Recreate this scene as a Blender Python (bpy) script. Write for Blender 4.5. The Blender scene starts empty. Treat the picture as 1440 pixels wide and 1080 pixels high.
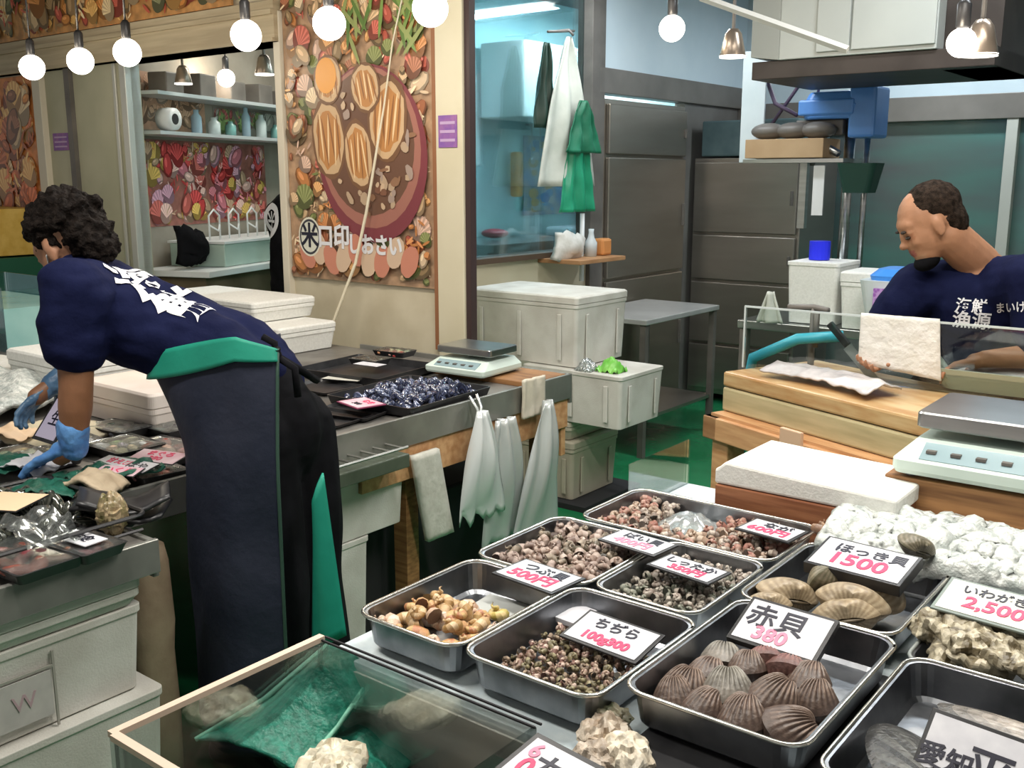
import bpy, math, random
from mathutils import Vector, Matrix, noise, Euler
from mathutils.bvhtree import BVHTree
PI = math.pi
R = math.radians
rnd = random.Random(7)
scn = bpy.context.scene
COL = scn.collection
AX = R(38)                       # the hall's grid is turned 38 degrees from the view
FPX, CH, HY = 1420.0, 1.6, 249.0
PITCH = math.atan((540 - HY) / FPX)

# ------------------------------------------------------------------ places
def ray(px, py):
    x = (px - 720) / FPX; z = -(py - 540) / FPX
    return (x, math.cos(PITCH) + z * math.sin(PITCH), -math.sin(PITCH) + z * math.cos(PITCH))
def wu(x, y): return (x * math.cos(AX) - y * math.sin(AX), x * math.sin(AX) + y * math.cos(AX))
def G(px, py, z):                # point at height z -> hall coordinates (w, u)
    r = ray(px, py); t = (z - CH) / r[2]
    return wu(r[0] * t, r[1] * t)
def PU(px, py, u):               # point on the upright plane u -> (w, z)
    r = ray(px, py); a, b = wu(r[0], r[1]); t = u / b
    return (a * t, CH + r[2] * t)
def PW(px, py, w):
    r = ray(px, py); a, b = wu(r[0], r[1]); t = w / a
    return (b * t, CH + r[2] * t)
def V(w, u, z): return Vector((w, u, z))
def K(px, py, u):                # a 3-D hall point on plane u
    w, z = PU(px, py, u); return V(w, u, z)

# ------------------------------------------------------------------ materials
MATS = {}
def mat(name, c1, c2=None, scale=8, rough=.5, metal=0, bump=0, bscale=None, spec=.4, emit=None, es=0, kind='noise', stretch=None, detail=4, sss=0, coat=0, lo=.35, hi=.65):
    if name in MATS: return MATS[name]
    m = bpy.data.materials.new(name); m.use_nodes = True; nt = m.node_tree; N = nt.nodes; L = nt.links
    p = N['Principled BSDF']
    p.inputs['Base Color'].default_value = (*c1, 1); p.inputs['Roughness'].default_value = rough; p.inputs['Metallic'].default_value = metal
    p.inputs['Specular IOR Level'].default_value = spec
    if coat: p.inputs['Coat Weight'].default_value = coat; p.inputs['Coat Roughness'].default_value = .08
    if emit: p.inputs['Emission Color'].default_value = (*emit, 1); p.inputs['Emission Strength'].default_value = es
    tc = N.new('ShaderNodeTexCoord'); mp = N.new('ShaderNodeMapping'); L.new(tc.outputs['Object'], mp.inputs[0])
    if stretch: mp.inputs['Scale'].default_value = stretch
    if c2:
        if kind == 'noise':
            t = N.new('ShaderNodeTexNoise'); t.inputs['Scale'].default_value = scale; t.inputs['Detail'].default_value = detail; o = t.outputs['Fac']
        elif kind == 'voronoi':
            t = N.new('ShaderNodeTexVoronoi'); t.inputs['Scale'].default_value = scale; o = t.outputs['Distance']
        else:
            t = N.new('ShaderNodeTexWave'); t.inputs['Scale'].default_value = scale; t.inputs['Distortion'].default_value = 3; t.inputs['Detail'].default_value = 3; o = t.outputs['Fac']
        L.new(mp.outputs[0], t.inputs['Vector'])
        r = N.new('ShaderNodeValToRGB'); r.color_ramp.elements[0].color = (*c1, 1); r.color_ramp.elements[1].color = (*c2, 1)
        r.color_ramp.elements[0].position = lo; r.color_ramp.elements[1].position = hi
        L.new(o, r.inputs[0]); L.new(r.outputs[0], p.inputs['Base Color'])
    if bump:
        t2 = N.new('ShaderNodeTexNoise'); t2.inputs['Scale'].default_value = bscale or scale * 4; t2.inputs['Detail'].default_value = 5
        L.new(mp.outputs[0], t2.inputs['Vector'])
        b = N.new('ShaderNodeBump'); b.inputs['Strength'].default_value = bump; b.inputs['Distance'].default_value = .01
        L.new(t2.outputs['Fac'], b.inputs['Height']); L.new(b.outputs[0], p.inputs['Normal'])
    MATS[name] = m; return m
def vmat(name, rough=.6, bump=0, bscale=200, spec=.4, coat=0, var=0, vscale=60):
    if name in MATS: return MATS[name]
    m = mat(name, (1, 1, 1), rough=rough, spec=spec, bump=bump, bscale=bscale, coat=coat); nt = m.node_tree
    a = nt.nodes.new('ShaderNodeVertexColor'); a.layer_name = 'Col'; p = nt.nodes['Principled BSDF']
    if var:
        t = nt.nodes.new('ShaderNodeTexNoise'); t.inputs['Scale'].default_value = vscale; t.inputs['Detail'].default_value = 5
        tc = nt.nodes.new('ShaderNodeTexCoord'); nt.links.new(tc.outputs['Object'], t.inputs['Vector'])
        mr = nt.nodes.new('ShaderNodeMapRange'); mr.inputs[1].default_value = .3; mr.inputs[2].default_value = .7; mr.inputs[3].default_value = 1 - var; mr.inputs[4].default_value = 1 + var
        nt.links.new(t.outputs['Fac'], mr.inputs[0])
        mx = nt.nodes.new('ShaderNodeVectorMath'); mx.operation = 'SCALE'
        nt.links.new(a.outputs['Color'], mx.inputs[0]); nt.links.new(mr.outputs[0], mx.inputs['Scale']); nt.links.new(mx.outputs[0], p.inputs['Base Color'])
    else:
        nt.links.new(a.outputs['Color'], p.inputs['Base Color'])
    return m
def glassm(name, tint, gloss=.12, rough=.03, milk=0):
    if name in MATS: return MATS[name]
    m = bpy.data.materials.new(name); m.use_nodes = True; nt = m.node_tree; N = nt.nodes; L = nt.links
    N.remove(N['Principled BSDF']); out = N['Material Output']
    t = N.new('ShaderNodeBsdfTransparent'); t.inputs[0].default_value = (*tint, 1)
    g = N.new('ShaderNodeBsdfGlossy'); g.inputs['Roughness'].default_value = rough
    d = N.new('ShaderNodeBsdfDiffuse'); d.inputs[0].default_value = (.85, .9, .9, 1)
    mm = N.new('ShaderNodeMixShader'); mm.inputs[0].default_value = milk; L.new(t.outputs[0], mm.inputs[1]); L.new(d.outputs[0], mm.inputs[2])
    fr = N.new('ShaderNodeFresnel'); fr.inputs[0].default_value = 1.45
    ad = N.new('ShaderNodeMath'); ad.operation = 'MULTIPLY_ADD'; ad.inputs[1].default_value = .7; ad.inputs[2].default_value = gloss * .3; L.new(fr.outputs[0], ad.inputs[0]); ad.use_clamp = True
    mx = N.new('ShaderNodeMixShader'); L.new(ad.outputs[0], mx.inputs[0]); L.new(mm.outputs[0], mx.inputs[1]); L.new(g.outputs[0], mx.inputs[2]); L.new(mx.outputs[0], out.inputs[0])
    MATS[name] = m; return m

STEEL = mat('stainless_steel', (.42, .43, .43), (.55, .56, .56), 3, .28, 1, stretch=(1, 1, 12))
TRAYM = mat('tray_steel', (.19, .20, .215), (.31, .32, .34), 14, .32, 1, bump=.05)
RIMM = mat('tray_rim_steel', (.75, .73, .68), (.6, .58, .52), 30, .25, 1)
DSTEEL = mat('brushed_dark_steel', (.30, .28, .25), (.36, .33, .30), 2.5, .32, .85, stretch=(.6, .6, 3))
FOAM = mat('styrofoam', (.70, .70, .66), (.78, .78, .74), 90, .8, bump=.15, bscale=220)
FOAMD = mat('aged_styrofoam', (.52, .50, .45), (.66, .65, .60), 6, .8, bump=.15, bscale=200)
WOOD = mat('orange_wood', (.46, .23, .10), (.62, .36, .18), 5, .5, stretch=(1.2, 8, 8), bump=.05)
WOODD = mat('brown_wood', (.20, .09, .035), (.36, .18, .07), 5, .55, stretch=(1, 6, 16), bump=.05)
BLOCK = mat('chopping_block_wood', (.40, .34, .19), (.54, .46, .27), 4, .45, stretch=(1, 5, 9))
GREENF = mat('green_floor_paint', (.012, .15, .055), (.02, .21, .085), 2.2, .25, bump=.06, bscale=30)
BLACKP = mat('black_plastic', (.015, .015, .017), (.03, .03, .032), 20, .35)
WALLC = mat('cream_panel', (.62, .56, .40), (.68, .62, .46), 3, .5)
PANEL = mat('painted_board', (.56, .49, .35), (.66, .59, .44), 5, .6, bump=.03)
PILLAR = mat('pale_green_pillar', (.42, .41, .29), (.50, .48, .35), 3, .55)
TRIMM = mat('light_frame_trim', (.68, .62, .5), rough=.45)
GREY = mat('grey_frame', (.11, .10, .09), (.16, .145, .13), 6, .45)
DARK = mat('dark_void', (.02, .02, .022), rough=.8)
NAVY = mat('navy_cotton', (.005, .007, .030), (.008, .011, .042), 12, .85, bump=.3, bscale=40, spec=.08)
APRON = mat('apron_cloth', (.014, .018, .034), (.026, .030, .050), 5, .6, bump=.4, bscale=18, spec=.2)
APGREEN = mat('green_apron_lining', (.008, .22, .15), (.012, .28, .19), 6, .55, bump=.2, bscale=20)
BLACKC = mat('black_cloth', (.005, .005, .006), (.009, .009, .011), 10, .85, bump=.2, bscale=30, spec=.06)
WHITE = mat('white_enamel', (.72, .74, .74), rough=.4)
CARDW = mat('card_white', (.64, .64, .67), (.54, .54, .58), 30, .4)
INKB = mat('black_ink', (.015, .015, .03), rough=.4)
INKR = mat('red_ink', (.75, .05, .14), rough=.45)
INKP = mat('pink_ink', (.72, .22, .33), rough=.45)
PRINT = mat('white_print', (.75, .75, .78), rough=.6)
GLASS = glassm('clear_glass', (.93, .97, .96))
TEALG = glassm('teal_window_glass', (.80, .93, .96), .1)
FILM = glassm('plastic_film', (.86, .9, .88), .5, .18, milk=.22)
VP = vmat('printed_paper', .35)
SKIN = vmat('skin', .5, bump=.08, bscale=120, spec=.4, var=.08, vscale=25)
SHELLV = vmat('shell', .42, bump=.25, bscale=90, spec=.5, var=.3, vscale=45)
WETV = vmat('wet_shell', .25, bump=.3, bscale=110, spec=.6, var=.35, vscale=60)

# ------------------------------------------------------------------ mesh builder
class B:
    def __init__(s): s.v = []; s.f = []; s.c = []; s.cur = (1, 1, 1); s.mi = []; s.m = 0
    def face(s, idx): s.f.append(tuple(idx)); s.c.append(s.cur); s.mi.append(s.m)
    def add(s, vs, fs, M=None):
        n = len(s.v)
        s.v += [(M @ Vector(p))[:] if M else tuple(p) for p in vs]
        for f in fs: s.face([i + n for i in f])
        return s
    def box(s, x0, x1, y0, y1, z0, z1, M=None):
        return s.add([(x0, y0, z0), (x1, y0, z0), (x1, y1, z0), (x0, y1, z0), (x0, y0, z1), (x1, y0, z1), (x1, y1, z1), (x0, y1, z1)],
                     [(0, 3, 2, 1), (4, 5, 6, 7), (0, 1, 5, 4), (1, 2, 6, 5), (2, 3, 7, 6), (3, 0, 4, 7)], M)
    def prism(s, pts, a, b, axis='z', M=None):
        n = len(pts)
        def mk(p, h): return {'z': (p[0], p[1], h), 'y': (p[0], h, p[1]), 'x': (h, p[0], p[1])}[axis]
        vs = [mk(p, a) for p in pts] + [mk(p, b) for p in pts]
        return s.add(vs, [tuple(range(n))[::-1], tuple(range(n, 2 * n))] + [(i, (i + 1) % n, n + (i + 1) % n, n + i) for i in range(n)], M)
    def loft(s, rings, cap0=True, cap1=True, closed=True, M=None):
        n = len(rings[0]); vs = [p for r in rings for p in r]; fs = []
        for j in range(len(rings) - 1):
            for i in range(n if closed else n - 1):
                k = (i + 1) % n; fs.append((j * n + i, j * n + k, (j + 1) * n + k, (j + 1) * n + i))
        if cap0: fs.append(tuple(range(n))[::-1])
        if cap1: fs.append(tuple((len(rings) - 1) * n + i for i in range(n)))
        return s.add(vs, fs, M)
    def tube(s, path, r, n=8, cap=True, M=None):
        P = [Vector(p) for p in path]; rs = r if isinstance(r, (list, tuple)) else [r] * len(P); rings = []
        up = None
        for i, p in enumerate(P):
            d = (P[min(i + 1, len(P) - 1)] - P[max(i - 1, 0)])
            if d.length < 1e-9: d = Vector((0, 0, 1))
            d.normalize()
            if up is None: up = Vector((0, 0, 1)) if abs(d.z) < .9 else Vector((0, 1, 0))
            a = d.cross(up); a.normalize(); b = a.cross(d); up = b
            rings.append([p + (a * math.cos(2 * PI * k / n) + b * math.sin(2 * PI * k / n)) * rs[i] for k in range(n)])
        return s.loft(rings, cap, cap, True, M)
    def cyl(s, p0, p1, r0, r1=None, n=16, M=None): return s.tube([p0, p1], [r0, r0 if r1 is None else r1], n, True, M)
    def cap(s, p0, r0, p1, r1, n=14):              # a limb: tapered, round ended
        s.tube([p0, p1], [r0, r1], n); s.ell(p0, (r0,) * 3, n, 8); s.ell(p1, (r1,) * 3, n, 8); return s
    def ell(s, c, r, n=16, m=10, M=None):
        c = Vector(c); rings = []
        vs = [c + Vector((0, 0, -r[2]))]
        for j in range(1, m):
            t = -PI / 2 + PI * j / m
            vs += [c + Vector((r[0] * math.cos(t) * math.cos(2 * PI * i / n), r[1] * math.cos(t) * math.sin(2 * PI * i / n), r[2] * math.sin(t))) for i in range(n)]
        vs.append(c + Vector((0, 0, r[2]))); top = len(vs) - 1; fs = []
        for i in range(n):
            k = (i + 1) % n; fs.append((0, 1 + k, 1 + i)); fs.append((top, top - n + i, top - n + k))
            for j in range(m - 2): a = 1 + j * n; fs.append((a + i, a + k, a + n + k, a + n + i))
        return s.add(vs, fs, M)
    def rell(s, c, r, rot, n=16, m=10):            # turned ellipsoid
        return s.ell((0, 0, 0), r, n, m, Matrix.Translation(Vector(c)) @ Euler(rot).to_matrix().to_4x4())
    def lathe(s, prof, n=20, c=(0, 0, 0), M=None):
        rings = [[(c[0] + r * math.cos(2 * PI * i / n), c[1] + r * math.sin(2 * PI * i / n), c[2] + z) for i in range(n)] for r, z in prof]
        return s.loft(rings, True, True, True, M)
    def grid(s, fn, nu, nv, M=None):
        vs = [fn(i / nu, j / nv) for j in range(nv + 1) for i in range(nu + 1)]
        return s.add(vs, [(j * (nu + 1) + i, j * (nu + 1) + i + 1, (j + 1) * (nu + 1) + i + 1, (j + 1) * (nu + 1) + i) for j in range(nv) for i in range(nu)], M)
    def sheet(s, fn, nu, nv, t):                   # a grid with thickness
        P = [[Vector(fn(i / nu, j / nv)) for i in range(nu + 1)] for j in range(nv + 1)]
        W = nu + 1; H = nv + 1; vs = []; back = []
        for j in range(H):
            for i in range(W):
                a = P[j][min(i + 1, nu)] - P[j][max(i - 1, 0)]; b = P[min(j + 1, nv)][i] - P[max(j - 1, 0)][i]
                n_ = a.cross(b)
                if n_.length > 1e-12: n_.normalize()
                vs.append(P[j][i] + n_ * t / 2); back.append(P[j][i] - n_ * t / 2)
        fs = []; o = W * H
        for j in range(nv):
            for i in range(nu):
                a = j * W + i; fs.append((a, a + 1, a + W + 1, a + W)); fs.append((o + a, o + a + W, o + a + W + 1, o + a + 1))
        for i in range(nu):
            fs.append((i + 1, i, o + i, o + i + 1)); a = nv * W + i; fs.append((a, a + 1, o + a + 1, o + a))
        for j in range(nv):
            a = j * W; fs.append((a, a + W, o + a + W, o + a)); a = j * W + nu; fs.append((a + W, a, o + a, o + a + W))
        return s.add(vs + back, fs)
    def mesh(s, name, mats, smooth=False):
        me = bpy.data.meshes.new(name); me.from_pydata([tuple(p) for p in s.v], [], s.f)
        for m in (mats if isinstance(mats, (list, tuple)) else [mats]): me.materials.append(m)
        if any(s.mi): me.polygons.foreach_set('material_index', s.mi)
        if len(set(s.c)) > 1 or s.c and s.c[0] != (1, 1, 1):
            ca = me.color_attributes.new('Col', 'FLOAT_COLOR', 'CORNER'); k = 0; buf = []
            for f, c in zip(s.f, s.c): buf += [*c, 1.0] * len(f)
            ca.data.foreach_set('color', buf)
        me.polygons.foreach_set('use_smooth', [smooth] * len(me.polygons)); me.update(); return me

def link(name, me, parent=None, bevel=0, seg=2, angle=True):
    o = bpy.data.objects.new(name, me); COL.objects.link(o)
    if parent: o.parent = parent
    else: o.rotation_euler = (0, 0, -AX)
    if bevel:
        m = o.modifiers.new('bevel', 'BEVEL'); m.width = bevel; m.segments = seg; m.limit_method = 'ANGLE'; m.angle_limit = R(40)
    return o
def part(b, name, m, parent, bevel=0, smooth=False, label=None):
    o = link(name, b.mesh(name, m, smooth), parent, bevel)
    if label: o['label'] = label
    return o
def place(o, loc, ang=0):
    c, s_ = math.cos(AX), math.sin(AX)
    o.location = (loc[0] * c + loc[1] * s_, -loc[0] * s_ + loc[1] * c, loc[2]); o.rotation_euler = (0, 0, ang - AX); return o
def tag(o, label, cat, group=None):
    o['label'] = label; o['category'] = cat
    if group: o['group'] = group
    return o
def thing(name, label, cat, loc=(0, 0, 0), ang=0, group=None):
    o = bpy.data.objects.new(name, None); COL.objects.link(o); o.empty_display_size = .1
    place(o, loc, ang); return tag(o, label, cat, group)
def single(b, name, m, label, cat, loc=(0, 0, 0), ang=0, group=None, bevel=0, smooth=False):
    o = link(name, b.mesh(name, m, smooth), None, bevel); place(o, loc, ang); return tag(o, label, cat, group)
def struct(b, name, m, bevel=0, smooth=False):
    o = link(name, b.mesh(name, m, smooth), None, bevel); o['kind'] = 'structure'; return o
def dup(o, loc, ang=0, label=None, group=None, rot=None, sc=1):
    c = o.copy(); COL.objects.link(c)
    for ch in o.children:
        d = ch.copy(); COL.objects.link(d); d.parent = c
        for g in ch.children: e = g.copy(); COL.objects.link(e); e.parent = d
    place(c, loc, ang)
    if rot: c.rotation_euler = (Matrix.Rotation(-AX, 3, 'Z') @ Euler(rot).to_matrix()).to_euler()
    c.scale = (sc,) * 3
    if label: c['label'] = label
    if group: c['group'] = group
    return c
def solidify(b, voxel, sm=4, fold=0, fscale=6, seed=0, fdir=None):
    me = b.mesh('tmp', SKIN); o = bpy.data.objects.new('tmp', me); COL.objects.link(o)
    m = o.modifiers.new('r', 'REMESH'); m.mode = 'VOXEL'; m.voxel_size = voxel
    if sm: s_ = o.modifiers.new('s', 'SMOOTH'); s_.factor = .5; s_.iterations = sm
    dg = bpy.context.evaluated_depsgraph_get(); out = bpy.data.meshes.new_from_object(o.evaluated_get(dg)); bpy.data.objects.remove(o)
    if fold:
        nrm = [v.normal.copy() for v in out.vertices]
        for v, n_ in zip(out.vertices, nrm):
            p = v.co * fscale + Vector((seed, 0, 0))
            if fdir: p = Vector((p.x * fdir[0], p.y * fdir[1], p.z * fdir[2]))
            v.co += n_ * fold * (noise.noise(p) + .5 * noise.noise(p * 2.1))
    for p in out.polygons: p.use_smooth = True
    out.materials.clear(); return out
def colour(me, fn):
    ca = me.color_attributes.new('Col', 'FLOAT_COLOR', 'POINT')
    for i, v in enumerate(me.vertices): ca.data[i].color = (*fn(v.co, v.normal), 1)

# ------------------------------------------------------------------ writing
def text_mesh(txt, size, m, name='lettering', bold=0, ext=.0006):
    cu = bpy.data.curves.new('t', 'FONT'); cu.body = txt; cu.size = size; cu.align_x = 'CENTER'; cu.align_y = 'CENTER'; cu.extrude = ext; cu.offset = bold; cu.resolution_u = 3
    o = bpy.data.objects.new('t', cu); COL.objects.link(o); dg = bpy.context.evaluated_depsgraph_get(); bpy.context.view_layer.update()
    me = bpy.data.meshes.new_from_object(o.evaluated_get(dg)); bpy.data.objects.remove(o); me.materials.clear(); me.materials.append(m); me.name = name; return me
def text(parent, txt, size, m, M, bold=0, name='lettering', sx=1):
    me = text_mesh(txt, size, m, name, bold); me.transform(Matrix.Diagonal((sx, 1, 1, 1))); me.transform(M); return link(name, me, parent)
def FACE_U(x, y, z): return Matrix.Translation((x, y, z)) @ Matrix.Rotation(PI / 2, 4, 'X')      # upright, read from -u side
def project_text(parent, target, txt, size, m, M, direction, bold=.0, sx=1, off=.003, name='shirt_print'):
    me = text_mesh(txt, size, m, name, bold, 0)
    import bmesh
    bm = bmesh.new(); bm.from_mesh(me)
    bmesh.ops.triangulate(bm, faces=bm.faces)
    for _ in range(3):
        es = [e for e in bm.edges if e.calc_length() > size * .12]
        if es: bmesh.ops.subdivide_edges(bm, edges=es, cuts=1)
        bmesh.ops.triangulate(bm, faces=bm.faces)
    bm.to_mesh(me); bm.free()
    me.transform(Matrix.Diagonal((sx, 1, 1, 1))); me.transform(M)
    bv = BVHTree.FromPolygons([v.co[:] for v in target.vertices], [p.vertices[:] for p in target.polygons]); d = Vector(direction).normalized(); kill = False
    for v in me.vertices:
        h = bv.ray_cast(v.co - d * .4, d)
        if h[0]: v.co = h[0] - d * off
        else: v.co = Vector((1e3, 0, 0)); kill = True
    if kill:
        bm = bmesh.new(); bm.from_mesh(me); bmesh.ops.delete(bm, geom=[v for v in bm.verts if v.co.x > 900], context='VERTS'); bm.to_mesh(me); bm.free()
    return link(name, me, parent)

# ================================================================== THE SETTING
b = B(); b.box(-11, 4, -3, 11, -.05, 0); struct(b, 'floor', GREENF)
CEIL = mat('grey_ceiling', (.10, .10, .10), (.15, .15, .15), 2, .8)
b = B(); b.box(-11, 4, -1.0, 11, 2.95, 3.0); struct(b, 'ceiling', CEIL)
# --- main partition, plane u = 3.52
U0 = 3.52
b = B(); b.box(-4.22, -3.02, U0, U0 + .035, 0, 2.95); struct(b, 'wall_partition', PANEL)
b = B(); b.box(-3.16, -3.0, U0 - .035, U0 + .02, 0, 2.95); struct(b, 'trim_1', WALLC, .004)
b = B(); b.box(-4.265, -4.215, U0 - .035, U0 + .04, 0, 2.42); struct(b, 'trim_2', TRIMM, .004)
b = B(); b.box(-3.19, -3.16, U0 - .025, U0, .8, 2.95); struct(b, 'trim_3', mat('rust_trim', (.30, .13, .06), rough=.5))
b = B(); b.box(-3.0, -2.97, U0 - .02, U0 + .02, 0, 2.95); struct(b, 'trim_4', mat('dark_edge', (.05, .03, .03), rough=.4))
BEAMM = mat('beige_beam', (.42, .34, .22), (.55, .46, .31), 4, .5, stretch=(.4, 1, 8))
b = B(); b.box(-11, -4.22, U0 - .06, U0 + .12, 2.27, 2.47); b.box(-11, -4.22, U0 - .08, U0 + .12, 2.40, 2.425); b.box(-11, -4.22, U0 - .075, U0 + .12, 2.27, 2.29); struct(b, 'trim_5', BEAMM)
b = B(); b.box(-11, -4.22, U0 - .03, U0 + .12, 2.47, 2.95); struct(b, 'wall_sign_band', PANEL)
# pillar between the left poster and the opening
b = B(); b.box(-6.62, -5.62, U0, U0 + .06, 0, 2.27); struct(b, 'wall_pillar', PILLAR)
b = B(); b.box(-5.68, -5.62, U0 - .04, U0 + .06, 0, 2.27); b.box(-5.80, -5.77, U0 - .015, U0, 0, 2.27); struct(b, 'trim_6', mat('aluminium_frame', (.55, .55, .5), rough=.35, metal=.4), .004)
b = B(); b.box(-6.33, -6.27, U0 - .03, U0, 0, 2.27); struct(b, 'trim_7', GREY)
b = B(); b.box(-6.72, -6.62, U0 - .04, U0 + .2, 0, 2.27); struct(b, 'trim_8', TRIMM, .004)
b = B(); b.box(-11, -6.72, U0, U0 + .1, 0, 2.27); struct(b, 'wall_left', PANEL)
# --- kitchen wall, plane w = -3.5
W0 = -3.5
KT = mat('grey_beam', (.17, .155, .14), (.23, .21, .19), 3, .4, metal=.2)
b = B(); b.box(W0 - .08, W0 + .03, 5.3, 7.3, 2.10, 2.25); struct(b, 'trim_9', KT, .004)
b = B(); b.box(W0 - .08, W0 + .02, 5.3, 7.3, 2.25, 2.95); struct(b, 'wall_kitchen_upper', mat('pale_blue_panel', (.62, .75, .84), (.70, .82, .90), 2, .35))
b = B(); b.box(W0 - .08, W0 + .03, 5.22, 5.36, 0, 2.95); struct(b, 'trim_10', GREY, .004)
b = B(); b.box(W0 - .08, W0, 3.64, 5.22, 0, 1.14); struct(b, 'wall_kitchen_lower', WALLC)
b = B(); b.box(W0 - .1, W0 + .04, 3.64, 5.22, 1.14, 1.17); struct(b, 'trim_11', mat('dark_sill', (.09, .06, .04), rough=.4))
b = B(); b.box(W0 - .045, W0 - .035, 3.64, 5.22, 1.17, 2.95); w_ = struct(b, 'window_1', TEALG)
b = B(); b.box(W0 - .08, W0, 6.42, 7.3, 0, 2.10); struct(b, 'wall_kitchen_side', mat('grey_side_panel', (.2, .19, .18), (.26, .25, .235), 3, .4, metal=.3))
TEAL = mat('teal_wall', (.42, .66, .70), (.52, .76, .78), 2.5, .6)
b = B(); b.box(-5.02, -4.95, 4.5, 9.2, 0, 2.95); struct(b, 'wall_kitchen_back', TEAL)
b = B(); b.box(-4.95, W0 - .08, 9.1, 9.2, 0, 2.95); struct(b, 'wall_kitchen_end', TEAL)
# --- back wall, plane u = 7.3
UB = 7.3
b = B(); b.box(W0, 3.5, UB, UB + .1, 0, .8); struct(b, 'wall_back_lower', mat('grey_wall', (.12, .13, .13), (.17, .18, .18), 3, .5))
b = B(); b.box(W0, 3.5, UB - .06, UB + .1, 1.97, 2.13); struct(b, 'trim_12', KT, .004)
b = B(); b.box(W0, 3.5, UB, UB + .1, 2.13, 2.95); struct(b, 'wall_back_upper', mat('pale_blue_wall', (.52, .62, .68), (.6, .7, .76), 2, .45))
GG = mat('green_screen_glass', (.03, .22, .17), (.06, .32, .26), 1.2, .25, spec=.8)
nt = GG.node_tree
b = B(); b.box(W0, 3.5, UB + .02, UB + .05, .8, 1.97); struct(b, 'window_2', mat('grey_green_window', (.10, .11, .115), (.08, .22, .19), 1.0, .22, spec=.8, kind='noise', stretch=(.35, .35, 1.3), lo=.45, hi=.62))
b = B()
for x in (-2.95, -1.62, -.1): b.box(x, x + .07, UB - .05, UB + .02, .8, 1.97)
struct(b, 'trim_13', mat('pale_post', (.55, .55, .5), rough=.4), .004)

# ================================================================== POSTERS
def fan(b, x, z, r, ang, n, c1, c2, y, ax=1):
    for i in range(n):
        a0 = ang - 1.25 + 2.5 * i / n; a1 = ang - 1.25 + 2.5 * (i + 1) / n
        b.cur = c1 if i % 2 else c2; k = len(b.v)
        q = r * (1 + .05 * (i % 2))
        b.v += [(x - r * .45 * math.cos(ang), y, z - r * .45 * math.sin(ang)), (x + q * math.cos(a0) * ax, y, z + q * math.sin(a0)), (x + q * 1.05 * math.cos((a0 + a1) / 2) * ax, y, z + q * 1.05 * math.sin((a0 + a1) / 2)), (x + q * math.cos(a1) * ax, y, z + q * math.sin(a1))]
        b.face([k, k + 1, k + 2, k + 3])
def disc(b, x, z, rx, rz, col, y, ang=0, n=18, wob=0):
    b.cur = col; k = len(b.v)
    for i in range(n):
        a = 2 * PI * i / n; q = 1 + wob * rnd.uniform(-1, 1); px, pz = rx * q * math.cos(a), rz * q * math.sin(a)
        b.v.append((x + px * math.cos(ang) - pz * math.sin(ang), y, z + px * math.sin(ang) + pz * math.cos(ang)))
    b.face(list(range(k, k + n)))
def art(parent, x0, x1, z0, z1, pal, seed, n=160, big=None, r0=.03, r1=.09):
    r_ = random.Random(seed); b = B(); y = 0
    def cl(x, r): return min(max(x, x0 + r), x1 - r)
    def cz(z, r): return min(max(z, z0 + r), z1 - r)
    for i in range(n):
        y -= .00004; r = r_.uniform(r0, r1); x = cl(r_.uniform(x0, x1), r * 1.12); z = cz(r_.uniform(z0, z1), r * 1.12); c = r_.choice(pal); d = tuple(q * .45 for q in c); l = tuple(min(1, q * 1.45 + .04) for q in c)
        k = r_.random()
        if k < .4: disc(b, x, z, r, r * .8, d, y, r_.uniform(0, 3)); fan(b, x, z, r * .9, r_.uniform(.8, 2.4), 11, c, l, y - .00002)
        elif k < .75:
            a = r_.uniform(0, 3); disc(b, x, z, r, r * .62, d, y, a, wob=.06); disc(b, x, z + r * .08, r * .84, r * .46, c, y - .00002, a, wob=.08); disc(b, x - r * .2, z + r * .2, r * .4, r * .16, l, y - .00003, a)
        else:
            for q in range(5):
                a = r_.uniform(0, 3); disc(b, cl(x + r_.uniform(-r, r), r * .45), cz(z + r_.uniform(-r, r), r * .45), r * .4, r * .1, l if q % 2 else c, y - .00001 * q, a, 10)
    return b, y
PALF = [(.55, .22, .07), (.70, .36, .14), (.62, .42, .24), (.36, .13, .06), (.50, .12, .08), (.70, .52, .34), (.30, .20, .10), (.22, .24, .08), (.60, .40, .30)]
def poster(label, cat, w0, w1, z0, z1, u, seed, pal, n, extra=None, name='poster', r0=.03, r1=.09, base=(.32, .20, .12)):
    t = thing(name, label, cat, ((w0 + w1) / 2, u, z0)); h = (w1 - w0) / 2
    b = B(); b.box(-h, h, 0, .012, 0, z1 - z0); part(b, 'backing_board', mat('poster_base_%d' % seed, base, tuple(min(1, q * 1.7) for q in base), 14, .4), t)
    b, y = art(t, -h + .005, h - .005, .005, z1 - z0 - .005, pal, seed, n, r0=r0, r1=r1)
    if extra: extra(b, y, t)
    b.v = [(p[0], p[1] - .001, p[2]) for p in b.v]; part(b, 'printed_picture', VP, t); return t
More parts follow.
